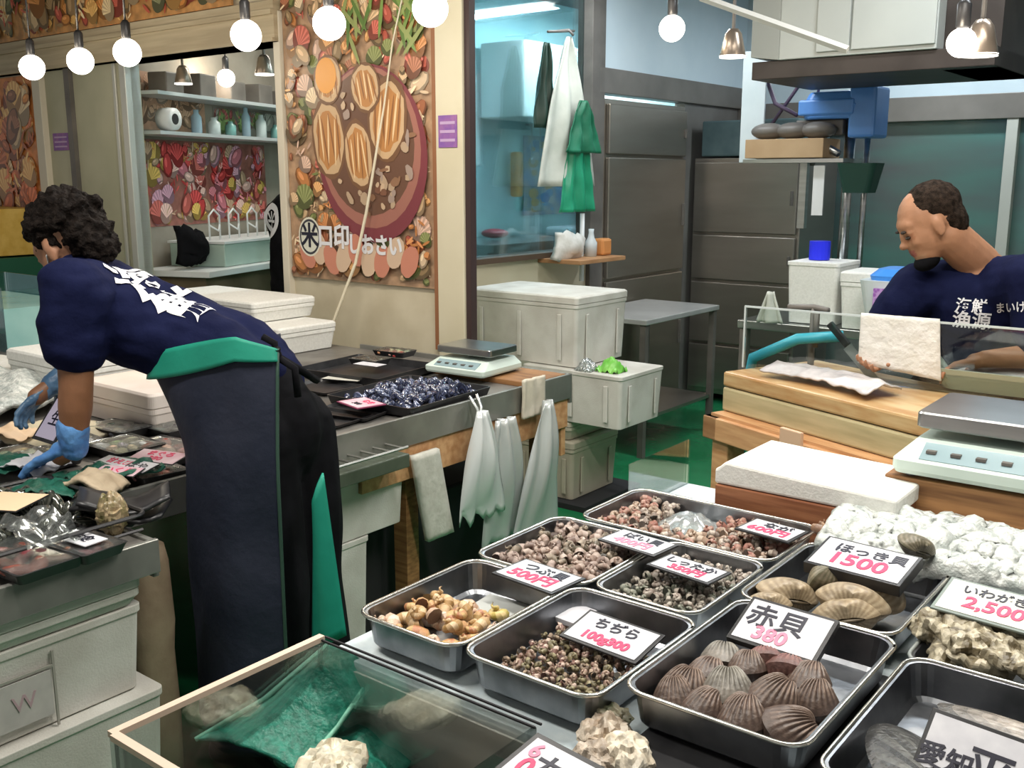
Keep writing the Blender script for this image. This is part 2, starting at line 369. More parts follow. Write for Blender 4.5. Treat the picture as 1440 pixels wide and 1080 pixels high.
def bowl(b, y, t):
    # dark red bowl of grilled shells in the middle of the print
    disc(b, .12, .62, .37, .42, (.22, .05, .06), y - .0001, .2, 30); disc(b, .11, .65, .34, .38, (.38, .16, .12), y - .0002, .2, 30); disc(b, .10, .67, .31, .34, (.16, .08, .05), y - .0003, .2, 30)
    yy = y - .0004
    for x, z, rx, rz, a in ((-.17, .70, .12, .2, .1), (.04, .62, .1, .17, .15), (.24, .78, .13, .2, -.1), (-.16, .98, .10, .12, 0), (.10, .93, .10, .12, .3)):
        disc(b, x, z, rx, rz, (.20, .10, .05), yy, a, 22, .03); disc(b, x, z, rx * .88, rz * .88, (.62, .42, .24), yy - .0001, a, 22, .05); yy -= .0003
        disc(b, x, z, rx * .7, rz * .72, (.52, .24, .08), yy, a, 20, .1); yy -= .0001
        for k in range(7):
            disc(b, x + (k - 3) * rx * .2, z + rnd.uniform(-.02, .02), rx * .05, rz * .6, (.85, .62, .36) if k % 2 else (.30, .13, .05), yy - .00005 * k, a + rnd.uniform(-.15, .15), 10, .1)
        yy -= .0004
    disc(b, -.17, 1.0, .075, .085, (.80, .34, .05), yy - .0001, 0, 20)
    for k in range(90):
        a, q = rnd.uniform(0, 6.28), rnd.uniform(.3, .95); c = rnd.choice([(.5, .36, .24), (.3, .16, .09), (.62, .45, .3), (.4, .3, .25), (.22, .1, .06)])
        if .1 < q < .95 and not any(((.11 + .31 * q * math.cos(a) - x) / rx) ** 2 + ((.66 + .34 * q * math.sin(a) - z) / rz) ** 2 < 1.1 for x, z, rx, rz, _ in ((-.17, .70, .12, .2, .1), (.04, .62, .1, .17, .15), (.24, .78, .13, .2, -.1), (-.16, .98, .10, .12, 0), (.10, .93, .10, .12, .3))):
            disc(b, .11 + .31 * q * math.cos(a), .66 + .34 * q * math.sin(a), rnd.uniform(.012, .04), rnd.uniform(.008, .025), c, yy - .0002 - k * .00001, rnd.uniform(0, 3), 9, .2)
    yy -= .0012
    for k in range(26): disc(b, .15 + rnd.uniform(-.18, .3), 1.22 + rnd.uniform(-.1, .14), .012, .1, rnd.choice([(.12, .2, .05), (.2, .3, .08), (.3, .34, .12)]), yy - .0002 - k * .00002, rnd.uniform(-.9, .9), 8)
    for k in range(9): disc(b, -.35 + .09 * k, .13 + .03 * math.sin(k * 2), .055, .08, (.66, .48, .34) if k % 2 else (.60, .24, .16), yy - .001 - k * .00003, rnd.uniform(-.5, .5), 18, .04)
    disc(b, -.33, .215, .085, .1, (.75, .72, .6), yy - .0014, 0, 28); disc(b, -.33, .215, .076, .09, (.05, .05, .06), yy - .0015, 0, 28); disc(b, -.33, .215, .066, .078, (.7, .7, .6), yy - .0016, 0, 28)
    text(t, '米', .13, INKB, FACE_U(-.33, yy - .004, .215), .003); text(t, '口印', .125, PRINT, FACE_U(-.15, yy - .004, .215), .004, sx=.95); text(t, 'しおさい', .105, PRINT, FACE_U(.14, yy - .004, .185), .004, sx=.9)
poster('tall seafood poster of grilled scallops in a dark red bowl, on the cream panel', 'poster', -4.21, -3.195, 1.085, 2.9, U0 - .014, 3, PALF, 520, bowl, r0=.02, r1=.075)
def redbit(b, y, t): b.cur = (.62, .08, .05)
poster('orange seafood poster at the far left edge beyond the pale green pillar', 'poster', -9.4, -6.75, 1.28, 2.26, U0 - .016, 5, [(.75, .28, .06), (.62, .16, .05), (.80, .42, .15), (.45, .12, .04), (.7, .5, .3), (.3, .12, .06)], 420, r0=.05, r1=.14, base=(.5, .18, .05))
poster('long orange food banner running above the opening on the left', 'banner', -10.5, -4.55, 2.475, 2.94, U0 - .06, 8, [(.62, .25, .06), (.75, .40, .12), (.35, .22, .10), (.50, .10, .06), (.72, .52, .30), (.20, .20, .10)], 420, name='food_banner', r0=.04, r1=.13, base=(.40, .2, .07))
b = B(); b.box(-.27, .27, 0, .2, 0, .3)
YEL = mat('yellow_crate', (.55, .34, .06), (.68, .46, .12), 12, .5)
def sticker(label, w0, w1, z0, z1, u):
    t = thing('wall_sticker', label, 'sticker', ((w0 + w1) / 2, u, z0)); h = (w1 - w0) / 2; H = z1 - z0
    b = B(); b.box(-h, h, -.003, 0, 0, H); part(b, 'sheet', mat('purple_paper', (.20, .09, .36), (.33, .14, .34), 20, .5), t)
    b = B()
    for i in range(3): b.box(-h * .8, h * .8, -.004, -.003, H * (.18 + .27 * i), H * (.27 + .27 * i))
    part(b, 'printed_lines', mat('lilac_ink', (.5, .35, .55), rough=.5), t)
sticker('purple sticker on the pale green pillar left of the opening', -6.57, -6.38, 1.77, 1.88, U0 - .001)
sticker('purple sticker on the cream strip right of the tall seafood poster', -3.14, -3.03, 1.73, 1.87, U0 - .036)
# loose string hanging down the poster
b = B(); P = [K(565, 0, U0 - .05), K(552, 60, U0 - .055), K(540, 150, U0 - .06), K(515, 300, U0 - .08), K(500, 370, U0 - .1), K(470, 450, U0 - .16), K(432, 522, U0 - .22)]
b.tube(P, [.004, .004, .005, .008, .008, .008, .009], 6); single(b, 'string', mat('pale_string', (.75, .68, .52), rough=.7), 'pale string hanging down slantwise over the tall seafood poster', 'string', smooth=True)

# ================================================================== SHELLFISH STAND (middle and right foreground)
STANDW = mat('blue_white_foam', (.55, .64, .68), (.66, .74, .76), 30, .6, bump=.1, bscale=150)
def rrect(w, l, r, z, n=5, cx=0, cy=0):
    pts = []
    for (sx, sy, a0) in ((1, 1, 0), (-1, 1, PI / 2), (-1, -1, PI), (1, -1, 1.5 * PI)):
        for i in range(n + 1):
            a = a0 + PI / 2 * i / n; pts.append((cx + sx * (w / 2 - r) + r * math.cos(a), cy + sy * (l / 2 - r) + r * math.sin(a), z))
    return pts
def tray(label, w0, w1, u0, u1, zr, depth=.06, m=None, rim=None, group=None, name='metal_tray', ang=0, r=.035, rt=.0035):
    t = thing(name, label, 'tray', ((w0 + w1) / 2, (u0 + u1) / 2, zr - depth), ang, group); w, l = w1 - w0, u1 - u0; e = .014
    b = B(); th = .0015
    rings = [rrect(w - 2 * e - .01, l - 2 * e - .01, r * .7, 0), rrect(w - 2 * e, l - 2 * e, r * .8, .006), rrect(w - .012, l - .012, r, depth - .002), rrect(w, l, r, depth), rrect(w - .014, l - .014, r - .004, depth - .001),
             rrect(w - 2 * e - .002, l - 2 * e - .002, r * .78, .009), rrect(w - 2 * e - .016, l - 2 * e - .016, r * .6, .003)]
    b.loft(rings); part(b, 'basin', m or TRAYM, t, smooth=False)
    b = B(); p = rrect(w, l, r, depth); b.tube(p + p[:2], rt, 6, False); part(b, 'rim', rim or RIMM, t, smooth=True)
    return t
SX0, SX1, SY0, SY1 = -1.24, .45, 1.07, 2.32
b = B(); b.box(SX0, SX1, SY0, SY1, .70, .805); 
st = thing('display_stand', 'pale blue-white stand carrying the steel shellfish trays in the foreground', 'stand', (0, 0, 0))
part(b, 'top_slab', STANDW, st, .008); b = B(); b.box(SX0 + .03, SX1 - .03, SY0 + .02, SY1 - .03, .0, .70); part(b, 'base', mat('dark_green_base', (.02, .05, .045), (.035, .08, .07), 5, .5), st)
b = B(); b.box(SX0 + .01, SX1, SY0 - .006, SY0 - .001, .45, .79); part(b, 'front_panel', FOAMD, st)
ZR = .875; GT = 'steel trays of shellfish on the stand'
T1 = tray('steel tray of orange and cream whelks, nearest the blue apron', -1.20, -.975, 1.10, 1.415, ZR)
T2 = tray('steel tray half full of small brown striped shells, left of the ark shells', -.965, -.715, 1.10, 1.425, ZR)
T3 = tray('steel tray of big dark ribbed ark shells', -.695, -.425, 1.14, 1.535, ZR + .012)
T4 = tray('steel tray of pinkish brown whelks in the back left of the stand', -1.215, -.955, 1.43, 1.72, ZR)
TM = tray('steel tray of small grey shells in the middle of the stand', -.945, -.735, 1.44, 1.735, ZR)
T5 = tray('steel tray of big tan surf clams', -.72, -.445, 1.565, 1.905, ZR)
TB = tray('steel tray of mixed shells in the back row, holding a clear bag', -1.18, -.735, 1.745, 2.0, ZR)
T7 = tray('steel tray of pen shells in the bottom right corner', -.405, -.08, 1.13, 1.52, ZR)
T8 = tray('dark shallow tray under the heap of rough oysters at the right edge', -.42, -.05, 1.54, 1.84, ZR - .02, .04, BLACKP, mat('grey_rim', (.25, .27, .26), rough=.4))
for t_, w_, u_, zz in ((T3, -.56, 1.34, .807),):
    b = B(); b.box(-.10, .14, -.268, .19, 0, .018); single(b, 'support_board', BLACKP, 'dark board lifting the tray of ark shells off the stand', 'board', (w_, u_, .806))

def margin(t, W, L, skew=0):
    a = t * PI * .86
    return Vector((W * math.sin(a) * (1 - .12 * math.cos(a)) + skew * (1 - math.cos(a)) * .1, L * .47 - (-L * .5) * 0 - L * .5 + L * .5 * (-math.cos(a)) * -1 if False else L * .5 * (math.cos(a)), 0))
def valve(b, W, L, H, ribs, amp, cols, nt_=36, ns=12, side=1, rings=0, dark=None):
    U = Vector((0, -L * .42, 0)); vs = []; cc = []
    for j in range(ns + 1):
        s_ = j / ns
        for i in range(nt_ + 1):
            t = -1 + 2 * i / nt_; mg = margin(t, W / 2, L); p = U + (mg - U) * s_
            h = math.sin(PI * (min(1, s_ * .86 + .14)) ** .75) if s_ < 1 else 0
            h = H * max(0, h) ** .75 * (1 - abs(t) ** 5 * .85)
            rb = math.cos(t * ribs * PI); h *= 1 + amp * rb * min(1, s_ * 3) * (1 - s_ ** 6)
            vs.append((p.x, p.y, side * h)); 
            q = (rb * .5 + .5) if ribs else (math.sin(s_ * rings * PI * 2) * .5 + .5)
            c = [cols[0][k] * (1 - q) + cols[1][k] * q for k in range(3)]
            if dark is not None:
                d = min(1, max(0, (s_ - .55) / .4)); c = [c[k] * (1 - d) + dark[k] * d for k in range(3)]
            cc.append(c)
    n = len(b.v); b.v += vs
    for j in range(ns):
        for i in range(nt_):
            a = j * (nt_ + 1) + i; f = (a, a + 1, a + nt_ + 2, a + nt_ + 1)
            if side < 0: f = f[::-1]
            b.cur = tuple(cc[a]); b.face([n + k for k in f])
def clam(name, W, L, H, ribs, amp, cols, label, cat, dark=None, rings=0, m=SHELLV):
    A_, B_ = (110, 12) if ribs else (30, 44)
    t = thing(name, label, cat)
    b = B(); valve(b, W, L, H, ribs, amp, cols, A_, B_, side=1, rings=rings, dark=dark); part(b, 'upper_valve', m, t, smooth=True)
    b = B(); valve(b, W, L, H, ribs, amp, cols, A_, B_, side=-1, rings=rings, dark=dark); part(b, 'lower_valve', m, t, smooth=True)
    b = B(); b.cur = tuple(q * .4 for q in cols[0]); b.tube([(-W * .2, -L * .44, 0), (0, -L * .47, 0), (W * .2, -L * .44, 0)], [L * .02, L * .04, L * .02], 6); part(b, 'hinge', m, t, smooth=True)
    return t
# ark shells (13)
arkc = ((.055, .03, .022), (.24, .17, .13)); darkc = (.07, .045, .035)
ARK = 'dark ribbed ark shells in the front tray'
arks = [((930, 948), .078, 'dark ribbed ark shell alone at the far left of its tray'), ((985, 905), .07, 'pale topped ark shell below the left edge of the large ark shell card'), ((962, 925), .066, None), ((1025, 958), .075, 'greyish green ark shell in the middle of the front tray'), ((980, 985), .068, 'ark shell at the front left, second from the near rim'),
        ((1040, 1000), .078, 'ark shell at the near rim of the tray, in the middle'), ((1085, 968), .078, None), ((1105, 1010), .082, 'large ark shell at the near right corner of its tray'), ((1075, 915), .064, 'upright brown ark shell leaning on the card'), ((1110, 930), .072, 'reddish brown ark shell leaning against the card'), ((1135, 945), .07, None), ((1150, 975), .074, 'ark shell by the right rim of its tray'), ((1050, 925), .06, None), ((920, 975), .066, None)]
ark0 = clam('ark_shell', .082, .075, .036, 19, .06, arkc, 'x', 'shellfish', darkc)
ark1 = clam('ark_shell', .082, .075, .036, 19, .06, ((.10, .09, .07), (.30, .28, .24)), 'x', 'shellfish', (.16, .14, .12))
ark2 = clam('ark_shell', .082, .075, .036, 19, .06, ((.13, .035, .03), (.30, .14, .11)), 'x', 'shellfish', (.12, .06, .05))
for i, ((px, py), s_, lb) in enumerate(arks):
    z = .852 + (.018 if i in (3, 6, 8, 9, 10, 12) else .004); w_, u_ = G(px, py, z + .02)
    w_ = min(max(w_, -.64), -.48); u_ = min(max(u_, 1.205), 1.44)
    src = ark1 if i in (1, 3) else ark2 if i in (8, 9) else ark0
    first = not src.get('used')
    rot = (rnd.uniform(-.15, .55), rnd.uniform(-.4, .4), rnd.uniform(2.2, 4.4)); lab = lb or 'dark brown ribbed ark shell heaped among others in the front tray'
    if i in (8, 9): rot = (.9, .3 if i == 8 else -.2, 3.5)
    if first:
        src['used'] = 1; place(src, (w_, u_, z)); src.rotation_euler = (Matrix.Rotation(-AX, 3, 'Z') @ Euler(rot).to_matrix()).to_euler(); src.scale = (s_ / .078,) * 3; src['label'] = lab; src['group'] = ARK
    else: dup(src, (w_, u_, z), label=lab, group=ARK, rot=rot, sc=s_ / .078)
for o in (ark0, ark1, ark2):
    if 'used' in o: del o['used']
for o in list(COL.objects):
    if 'used' in o: del o['used']
# surf clams (6)
CL = 'big tan surf clams in their tray'
cc_ = ((.26, .195, .12), (.37, .295, .195))
cl = [((1105, 834), .115, (.25, .25, .5), .0, 'tan surf clam at the left of its tray'), ((1080, 848), .08, (.1, 0, .2), 0, 'small cream clam at the front left, half behind the ark shell card'), ((1160, 818), .10, (-.9, .2, 1.0), .012, 'dark olive surf clam leaning at the back under the card'),
      ((1200, 845), .122, (.15, .1, -.2), .016, 'large tan surf clam with pinkish edge, topmost on its pile'), ((1188, 864), .118, (.1, -.2, .1), .0, 'tan surf clam lying lowest in front on its pile'), ((1235, 830), .105, (.5, .4, -.6), .01, 'olive surf clam at the right, resting against the card'), ((1182, 805), .08, (-.6, 0, .4), .01, 'grey banded surf clam right under the lower edge of the card')]
c0 = None
for i, ((px, py), s_, rot, dz, lb) in enumerate(cl):
    z = .845 + dz + .012; w_, u_ = G(px, py, z); rot = (rot[0] - .25, rot[1], rot[2] + .4)
    if c0 is None: c0 = clam('surf_clam', .10, .078, .026, 0, 0, cc_, lb, 'shellfish', None, 6); c0['group'] = CL; src = c0; place(c0, (w_, u_, z)); c0.rotation_euler = (Matrix.Rotation(-AX, 3, 'Z') @ Euler(rot).to_matrix()).to_euler(); c0.scale = (s_ / .095,) * 3
    elif i == 2: c2 = clam('surf_clam', .10, .078, .026, 0, 0, ((.11, .10, .06), (.2, .17, .12)), lb, 'shellfish', None, 7); c2['group'] = CL; place(c2, (w_, u_, z)); c2.rotation_euler = (Matrix.Rotation(-AX, 3, 'Z') @ Euler(rot).to_matrix()).to_euler(); c2.scale = (s_ / .095,) * 3
    else: dup(c0 if i != 6 else c2, (w_, u_, z), label=lb, group=CL, rot=rot, sc=s_ / .095)
# lone clam on the ice, lone shell at the back tray corner
dup(c2, (*G(1288, 762, .93), .925), label='lone brown and olive clam lying on the crushed ice', group='single shells', rot=(.3, .3, .9), sc=.8)
for k in c2.keys(): pass

def snail(turns=2.6, R0=.5, n=9, steps=30, hgt=.9, cols=((.3, .2, .12), (.6, .45, .3)), knob=0, seed=0):
    b = B(); r_ = random.Random(seed); rings = []; cs = []
    for i in range(steps + 1):
        f_ = i / steps; th = f_ * turns * 2 * PI; g = .06 + .94 * f_ ** 1.5; rr = .42 * g; rad = .46 * g; z = hgt * (1 - f_ ** 1.25) - .1
        if knob: rr *= 1 + knob * max(0, math.sin(th * 4))
        c = Vector((rad * math.cos(th), rad * math.sin(th), z)); o = Vector((math.cos(th), math.sin(th), 0))
        rings.append([c + (o * math.cos(2 * PI * k / n) + Vector((0, 0, 1)) * math.sin(2 * PI * k / n)) * rr for k in range(n)])
        q = .5 + .5 * math.sin(i * 1.9 + r_.uniform(-.4, .4)); cs.append([cols[0][k] * (1 - q) + cols[1][k] * q for k in range(3)])
    for j in range(steps):
        b.cur = tuple(cs[j]); b.loft([rings[j], rings[j + 1]], False, False)
    b.cur = tuple(q * .35 for q in cols[0]); b.loft([rings[-1], [p * .3 + sum(rings[-1], Vector()) / n * .7 for p in rings[-1]]], False, True)
    m = B(); m.v = [tuple(Vector(p) * R0) for p in b.v]; m.f = b.f; m.c = b.c; m.mi = b.mi; return m
def proto(name, b, m, cat): o = link(name, b.mesh(name, m, True), None); tag(o, 'x', cat); o['fresh'] = 1; return o
def pile(protos, pts, z0, size, label, group, lift=.6, jit=.004, lay=None):
    for i, (w_, u_, hz) in enumerate(pts):
        o = protos[rnd.randrange(len(protos))]; rot = (rnd.uniform(-1.6, 1.6), rnd.uniform(-.8, .8), rnd.uniform(0, 6.28)); s_ = size * rnd.uniform(.85, 1.15)
        p = (w_ + rnd.uniform(-jit, jit), u_ + rnd.uniform(-jit, jit), z0 + hz)
        lb = label(i) if callable(label) else label
        if o.get('fresh'):
            del o['fresh']; place(o, p); o.rotation_euler = (Matrix.Rotation(-AX, 3, 'Z') @ Euler(rot).to_matrix()).to_euler(); o.scale = (s_,) * 3; o['label'] = lb; o['group'] = group
        else:
            c = o.copy(); COL.objects.link(c); place(c, p); c.rotation_euler = (Matrix.Rotation(-AX, 3, 'Z') @ Euler(rot).to_matrix()).to_euler(); c.scale = (s_,) * 3; c['label'] = lb; c['group'] = group
def hexpts(w0, w1, u0, u1, d, hfn, skip=None, layers=1):
    out = []
    for L_ in range(layers):
        j = 0; u_ = u0 + d * .5 * L_
        while u_ <= u1:
            w_ = w0 + (d / 2 if j % 2 else 0) + d * .5 * L_
            while w_ <= w1:
                h = hfn(w_, u_)
                if h is not None and not (L_ and h < L_ * d * .5) and not (skip and skip(w_, u_)): out.append((w_, u_, min(h, L_ * d * .62) if layers > 1 else h))
                w_ += d
            u_ += d * .87; j += 1
    return out
def cleanup(ps):
    for o in ps:
        if o.get('fresh'): bpy.data.objects.remove(o)
# T1 whelks, orange and cream
P1 = [proto('orange_whelk', snail(2.3, .5, 9, 26, 1.1, ((.42, .24, .08), (.68, .50, .30)), .15, 1), WETV, 'shellfish'), proto('orange_whelk', snail(2.3, .5, 9, 26, 1.1, ((.60, .38, .26), (.74, .62, .50)), .15, 2), WETV, 'shellfish'), proto('orange_whelk', snail(2.2, .5, 9, 26, 1.0, ((.48, .20, .10), (.62, .42, .18)), .2, 3), WETV, 'shellfish')]
pts = [(-1.165 + (i % 5) * .036 + (.016 if (i // 5) % 2 else 0), 1.14 + (i // 5) * .032, .026 + (.022 if i in (6, 7, 8, 11, 12, 13, 16, 17) else 0)) for i in range(24)]
pile(P1, pts, ZR - .06, .062, 'orange and cream whelk in the front left tray', 'orange whelks'); cleanup(P1)
pile([proto('orange_whelk', snail(2.3, .5, 9, 26, 1.1, ((.5, .4, .1), (.72, .55, .25)), .15, 9), WETV, 'shellfish')], [(-1.05, 1.30, .02)], ZR - .06, .06, 'yellowish whelk lying apart at the back of the front left tray', 'orange whelks')
b = B(); b.box(-.05, .05, -.045, .045, 0, .004); single(b, 'divider_plate', mat('pale_plate', (.5, .52, .5), rough=.3), 'pale plate lying on the empty back half of the orange whelk tray', 'plate', (-1.09, 1.355, ZR - .056), .1, bevel=.001)
# T2 small striped shells
P2 = [proto('small_striped_shell', snail(2.2, .5, 7, 18, .9, c, 0, k), WETV, 'shellfish') for k, c in enumerate((((.07, .045, .03), (.34, .25, .17)), ((.20, .11, .08), (.48, .36, .27)), ((.10, .08, .04), (.28, .24, .13)), ((.25, .12, .10), (.55, .42, .34))))]
hf = lambda w_, u_: .030 * max(0, 1 - ((u_ - 1.20) / .16) ** 2) if u_ < 1.345 else None
pile(P2, hexpts(-.938, -.742, 1.128, 1.345, .0205, hf, layers=2), ZR - .046, .025, 'small brown striped shell in the half full tray left of the ark shells', 'small striped shells'); cleanup(P2)
# TM small grey shells
P3 = [proto('small_grey_shell', snail(2.2, .5, 7, 18, .8, c, 0, k + 5), WETV, 'shellfish') for k, c in enumerate((((.13, .11, .09), (.40, .36, .30)), ((.22, .17, .14), (.48, .42, .36)), ((.09, .10, .07), (.30, .30, .24))))]
pile(P3, hexpts(-.928, -.752, 1.462, 1.718, .0225, lambda w_, u_: .026, layers=2), ZR - .034, .032, 'small grey shell in the middle tray of the stand', 'small grey shells'); cleanup(P3)
# T4 whelks
P4 = [proto('brown_whelk', snail(2.4, .5, 8, 22, 1.2, c, .12, k + 8), WETV, 'shellfish') for k, c in enumerate((((.17, .11, .09), (.46, .36, .31)), ((.26, .17, .13), (.52, .42, .36)), ((.12, .10, .07), (.36, .29, .22))))]
pile(P4, hexpts(-1.192, -.975, 1.45, 1.702, .030, lambda w_, u_: .03, layers=2), ZR - .032, .044, 'pinkish brown whelk in the back left tray', 'brown whelks'); cleanup(P4)
# TB mixed shells
P5 = [proto('mixed_shell', snail(2.3, .5, 8, 20, 1.0, c, .15, k + 12), WETV, 'shellfish') for k, c in enumerate((((.20, .15, .12), (.50, .43, .36)), ((.28, .18, .12), (.55, .45, .36)), ((.30, .12, .09), (.42, .26, .2))))]
pile(P5, hexpts(-1.158, -.757, 1.77, 1.98, .027, lambda w_, u_: .028, skip=lambda w_, u_: -1.06 < w_ < -.93 and u_ > 1.85, layers=2), ZR - .034, .038, 'small pale shell in the back row tray', 'mixed small shells'); cleanup(P5)
def bag(fn, label, loc, ang=0, m=None, nu=16, nv=12, name='plastic_bag'):
    b = B(); b.grid(fn, nu, nv); b.grid(lambda a, c: (fn(a, c)[0], fn(a, c)[1], fn(a, c)[2] * .35), nu, nv); return single(b, name, m or FILM, label, 'bag', loc, ang, smooth=True)
bag(lambda a, c: ((a - .5) * .14, (c - .5) * .12, .008 + .035 * math.sin(PI * a) * math.sin(PI * c) + .01 * noise.noise(Vector((a * 9, c * 9, 0)))), 'crumpled clear bag of bluish shellfish lying in the back row tray', (-.995, 1.905, ZR - .04))
P6 = [proto('blue_grey_clam', (lambda q: q)((lambda b_: (valve(b_, .034, .028, .010, 0, 0, ((.16, .22, .27), (.42, .5, .54)), 12, 6, 1, 3), valve(b_, .034, .028, .010, 0, 0, ((.16, .22, .27), (.42, .5, .54)), 12, 6, -1, 3), b_)[-1])(B())), WETV, 'shellfish')]
pile(P6, [(-1.05 + .03 * (i % 4), 1.865 + .028 * (i // 4), .0 + .004 * (i % 3)) for i in range(14)], ZR - .045, 1.0, 'small blue-grey clam inside the clear bag in the back row tray', 'bagged clams')

# ---- price cards
def card(label, w_, u_, z, sx, sy, ang, tilt=0, lines=(), thick=.004, back=BLACKP, border=.006, group=None, roll=0, paper=None, cat='price card', name='price_card'):
    lines = [(l[0], l[1] if len(l[0]) < 3 else l[1] * .4, l[2], min(l[3], sx * .9 / max(1, len(l[0])) * (1.5 if l[0][-1] in '円0' else 1)), l[4], min(l[5], .0012 if l[4] is not INKB else .0006)) for l in lines]
    t = thing(name, label, cat, (w_, u_, z), 0, group)
    t.rotation_euler = (Matrix.Rotation(ang - AX, 3, 'Z') @ Euler((tilt, roll, 0)).to_matrix()).to_euler()
    b = B(); b.box(-sx / 2 - border, sx / 2 + border, -sy / 2 - border, sy / 2 + border, -thick, 0); part(b, 'backing', back, t, .001)
    b = B(); b.box(-sx / 2, sx / 2, -sy / 2, sy / 2, .0002, .001); part(b, 'paper', paper or CARDW, t)
    for s_, x, y, size, m, bold in lines: text(t, s_, size, m, Matrix.Translation((x * sx, y * sy, .0016)), bold)
    return t
def two(a, p, s1=.035, s2=.04, ink=INKR): return ((a, 0, .22, s1, INKB, .001), (p, 0, -.22, s2, ink, .0012))
ZC = ZR + .006
def cardpx(label, px, py, sx, sy, ang, lines, z=ZC, **k): w_, u_ = G(px, py, z); return card(label, w_, u_, z, sx, sy, ang, lines=lines, **k)
cardpx('price card in black and pink writing between the orange whelks and the pinkish whelks', 757, 809, .135, .085, -.08, (('つぶ貝', .05, .2, .034, INKB, .001), ('500円', -.02, -.22, .042, INKR, .0014)))
cardpx('grey price card lying at the corner where the back left tray meets the middle tray', 897, 762, .125, .072, -.1, (('ばい貝', .05, .2, .03, INKB, .0008), ('400円', -.05, -.22, .034, INKP, .001)), z=ZC + .012)
cardpx('long price card in blue-black writing above the small grey shells', 968, 799, .125, .065, -.12, (('しったか', -.05, .18, .028, INKB, .001), ('350円', .1, -.24, .03, INKR, .001)), z=ZC + .01)
cardpx('price card with pink numbers at the back right of the back row tray', 1085, 745, .11, .075, -.1, (('なが', .05, .2, .032, INKB, .001), ('600円', -.02, -.2, .036, INKR, .001)), z=ZC + .012)
cardpx('large thick price card standing over the surf clams', 1213, 787, .165, .10, -.05, (('ほっき貝', .12, .2, .034, INKB, .0012), ('1500', -.05, -.18, .055, INKR, .0012)), z=ZC + .035, thick=.022, tilt=.18)
cardpx('white ark shell card with large black characters, leaning over the ark shells', 1100, 884,   .135, .085, -.04, (('赤貝', -.1, .1, .05, INKB, .0016), ('380', -.2, -.28, .038, INKP, .001)), z=.905, tilt=.42, thick=.012)
cardpx('price card with a red price band lying in the small striped shells tray', 860, 893, .14, .075, -.06, (('ちぢら', .0, .2, .03, INKB, .001), ('100g300', .0, -.26, .034, INKR, .0014)), z=.868, tilt=.2)
b = B(); b.box(-.022, .022, -.035, .035, 0, .01); single(b, 'blank_card', CARDW, 'small blank white block card beside the red banded price card', 'card', (*G(809, 868, .84), .838), -.06, bevel=.001)
cardpx('cream price card with pink price above the rough oysters at the right edge', 1400, 852, .16, .085, -.08, (('いわがき', -.1, .24, .026, INKB, .0005), ('2,500', .02, -.15, .042, INKR, .001)), z=ZC + .045, tilt=.25, paper=mat('card_cream', (.70, .70, .62), rough=.4), back=mat('green_grey_edge', (.2, .24, .22), rough=.5))
cardpx('white pen shell card with large black characters in the bottom right corner', 1398, 1090, .175, .10, -.1, (('平貝', .14, -.05, .062, INKB, .001), ('愛知', -.33, -.06, .034, INKB, .0006)), z=.885, tilt=.75, thick=.006)
cardpx('black framed price card at the bottom edge, standing by the water tank', 773, 1090, .12, .085, -.12, (('カキ', .15, .0, .065, INKB, .002), ('6', -.36, .25, .035, INKP, .001), ('0', -.3, -.12, .045, INKR, .002), ('円', .32, -.38, .035, INKR, .001)), z=.855, tilt=.2, border=.009, thick=.006)

# ---- pen shells in the corner tray
def penshell(label, loc, rot, first=None, col=((.10, .075, .05), (.24, .19, .14))):
    b = B(); valve(b, .13, .26, .022, 9, .08, col, 30, 12, 1, dark=(.05, .05, .05)); valve(b, .13, .26, .022, 9, .08, col, 30, 12, -1, dark=(.05, .05, .05))
    o = single(b, 'pen_shell', WETV, label, 'shellfish', loc, 0, 'pen shells in the corner tray', smooth=True); o.rotation_euler = (Matrix.Rotation(-AX, 3, 'Z') @ Euler(rot).to_matrix()).to_euler(); return o
penshell('long grey and beige pen shell across the top of the corner tray', (-.20, 1.36, .872), (.05, .22, 1.35), col=((.30, .26, .22), (.55, .5, .45)))
penshell('black pen shell at the left wall of the corner tray, under its card', (-.30, 1.24, .85), (0, .1, .7), col=((.02, .02, .02), (.12, .12, .11)))
penshell('dark brown pen shell behind the white pen shell card', (-.17, 1.27, .85), (0, -.1, 1.1))
# ---- rough oysters
def oyster(seed, W=.09, L=.13, H=.035, c=((.10, .075, .035), (.60, .54, .40))):
    b = B(); n, m_ = 40, 22
    for j in range(m_):
        for i in range(n):
            pass
    rings = []
    for j in range(m_ + 1):
        t = -PI / 2 + PI * j / m_; ring = []
        for i in range(n):
            a = 2 * PI * i / n; e = 1 + .28 * noise.noise(Vector((math.cos(a) * 1.3, math.sin(a) * 1.3, seed * 3.1)))
            p = Vector((W / 2 * math.cos(t) * math.cos(a) * e, L / 2 * math.cos(t) * math.sin(a) * e, H / 2 * math.sin(t)))
            q = p * 34 + Vector((seed * 7, 0, 0)); p += Vector((0, 0, 1)) * noise.noise(q * 1.6) * .011 + p.normalized() * noise.noise(q * 3.5) * .007
            ring.append(p)
        rings.append(ring)
    for j in range(m_):
        for i in range(n):
            k = (i + 1) % n; q = .5 + .5 * noise.noise(rings[j][i] * 60 + Vector((seed, 5, 1))) * 1.9; q = min(1, max(0, q)); b.cur = tuple(c[0][x] * (1 - q) + c[1][x] * q for x in range(3))
            s0 = len(b.v); b.v += [tuple(rings[j][i]), tuple(rings[j][k]), tuple(rings[j + 1][k]), tuple(rings[j + 1][i])]; b.face([s0, s0 + 1, s0 + 2, s0 + 3])
    return b
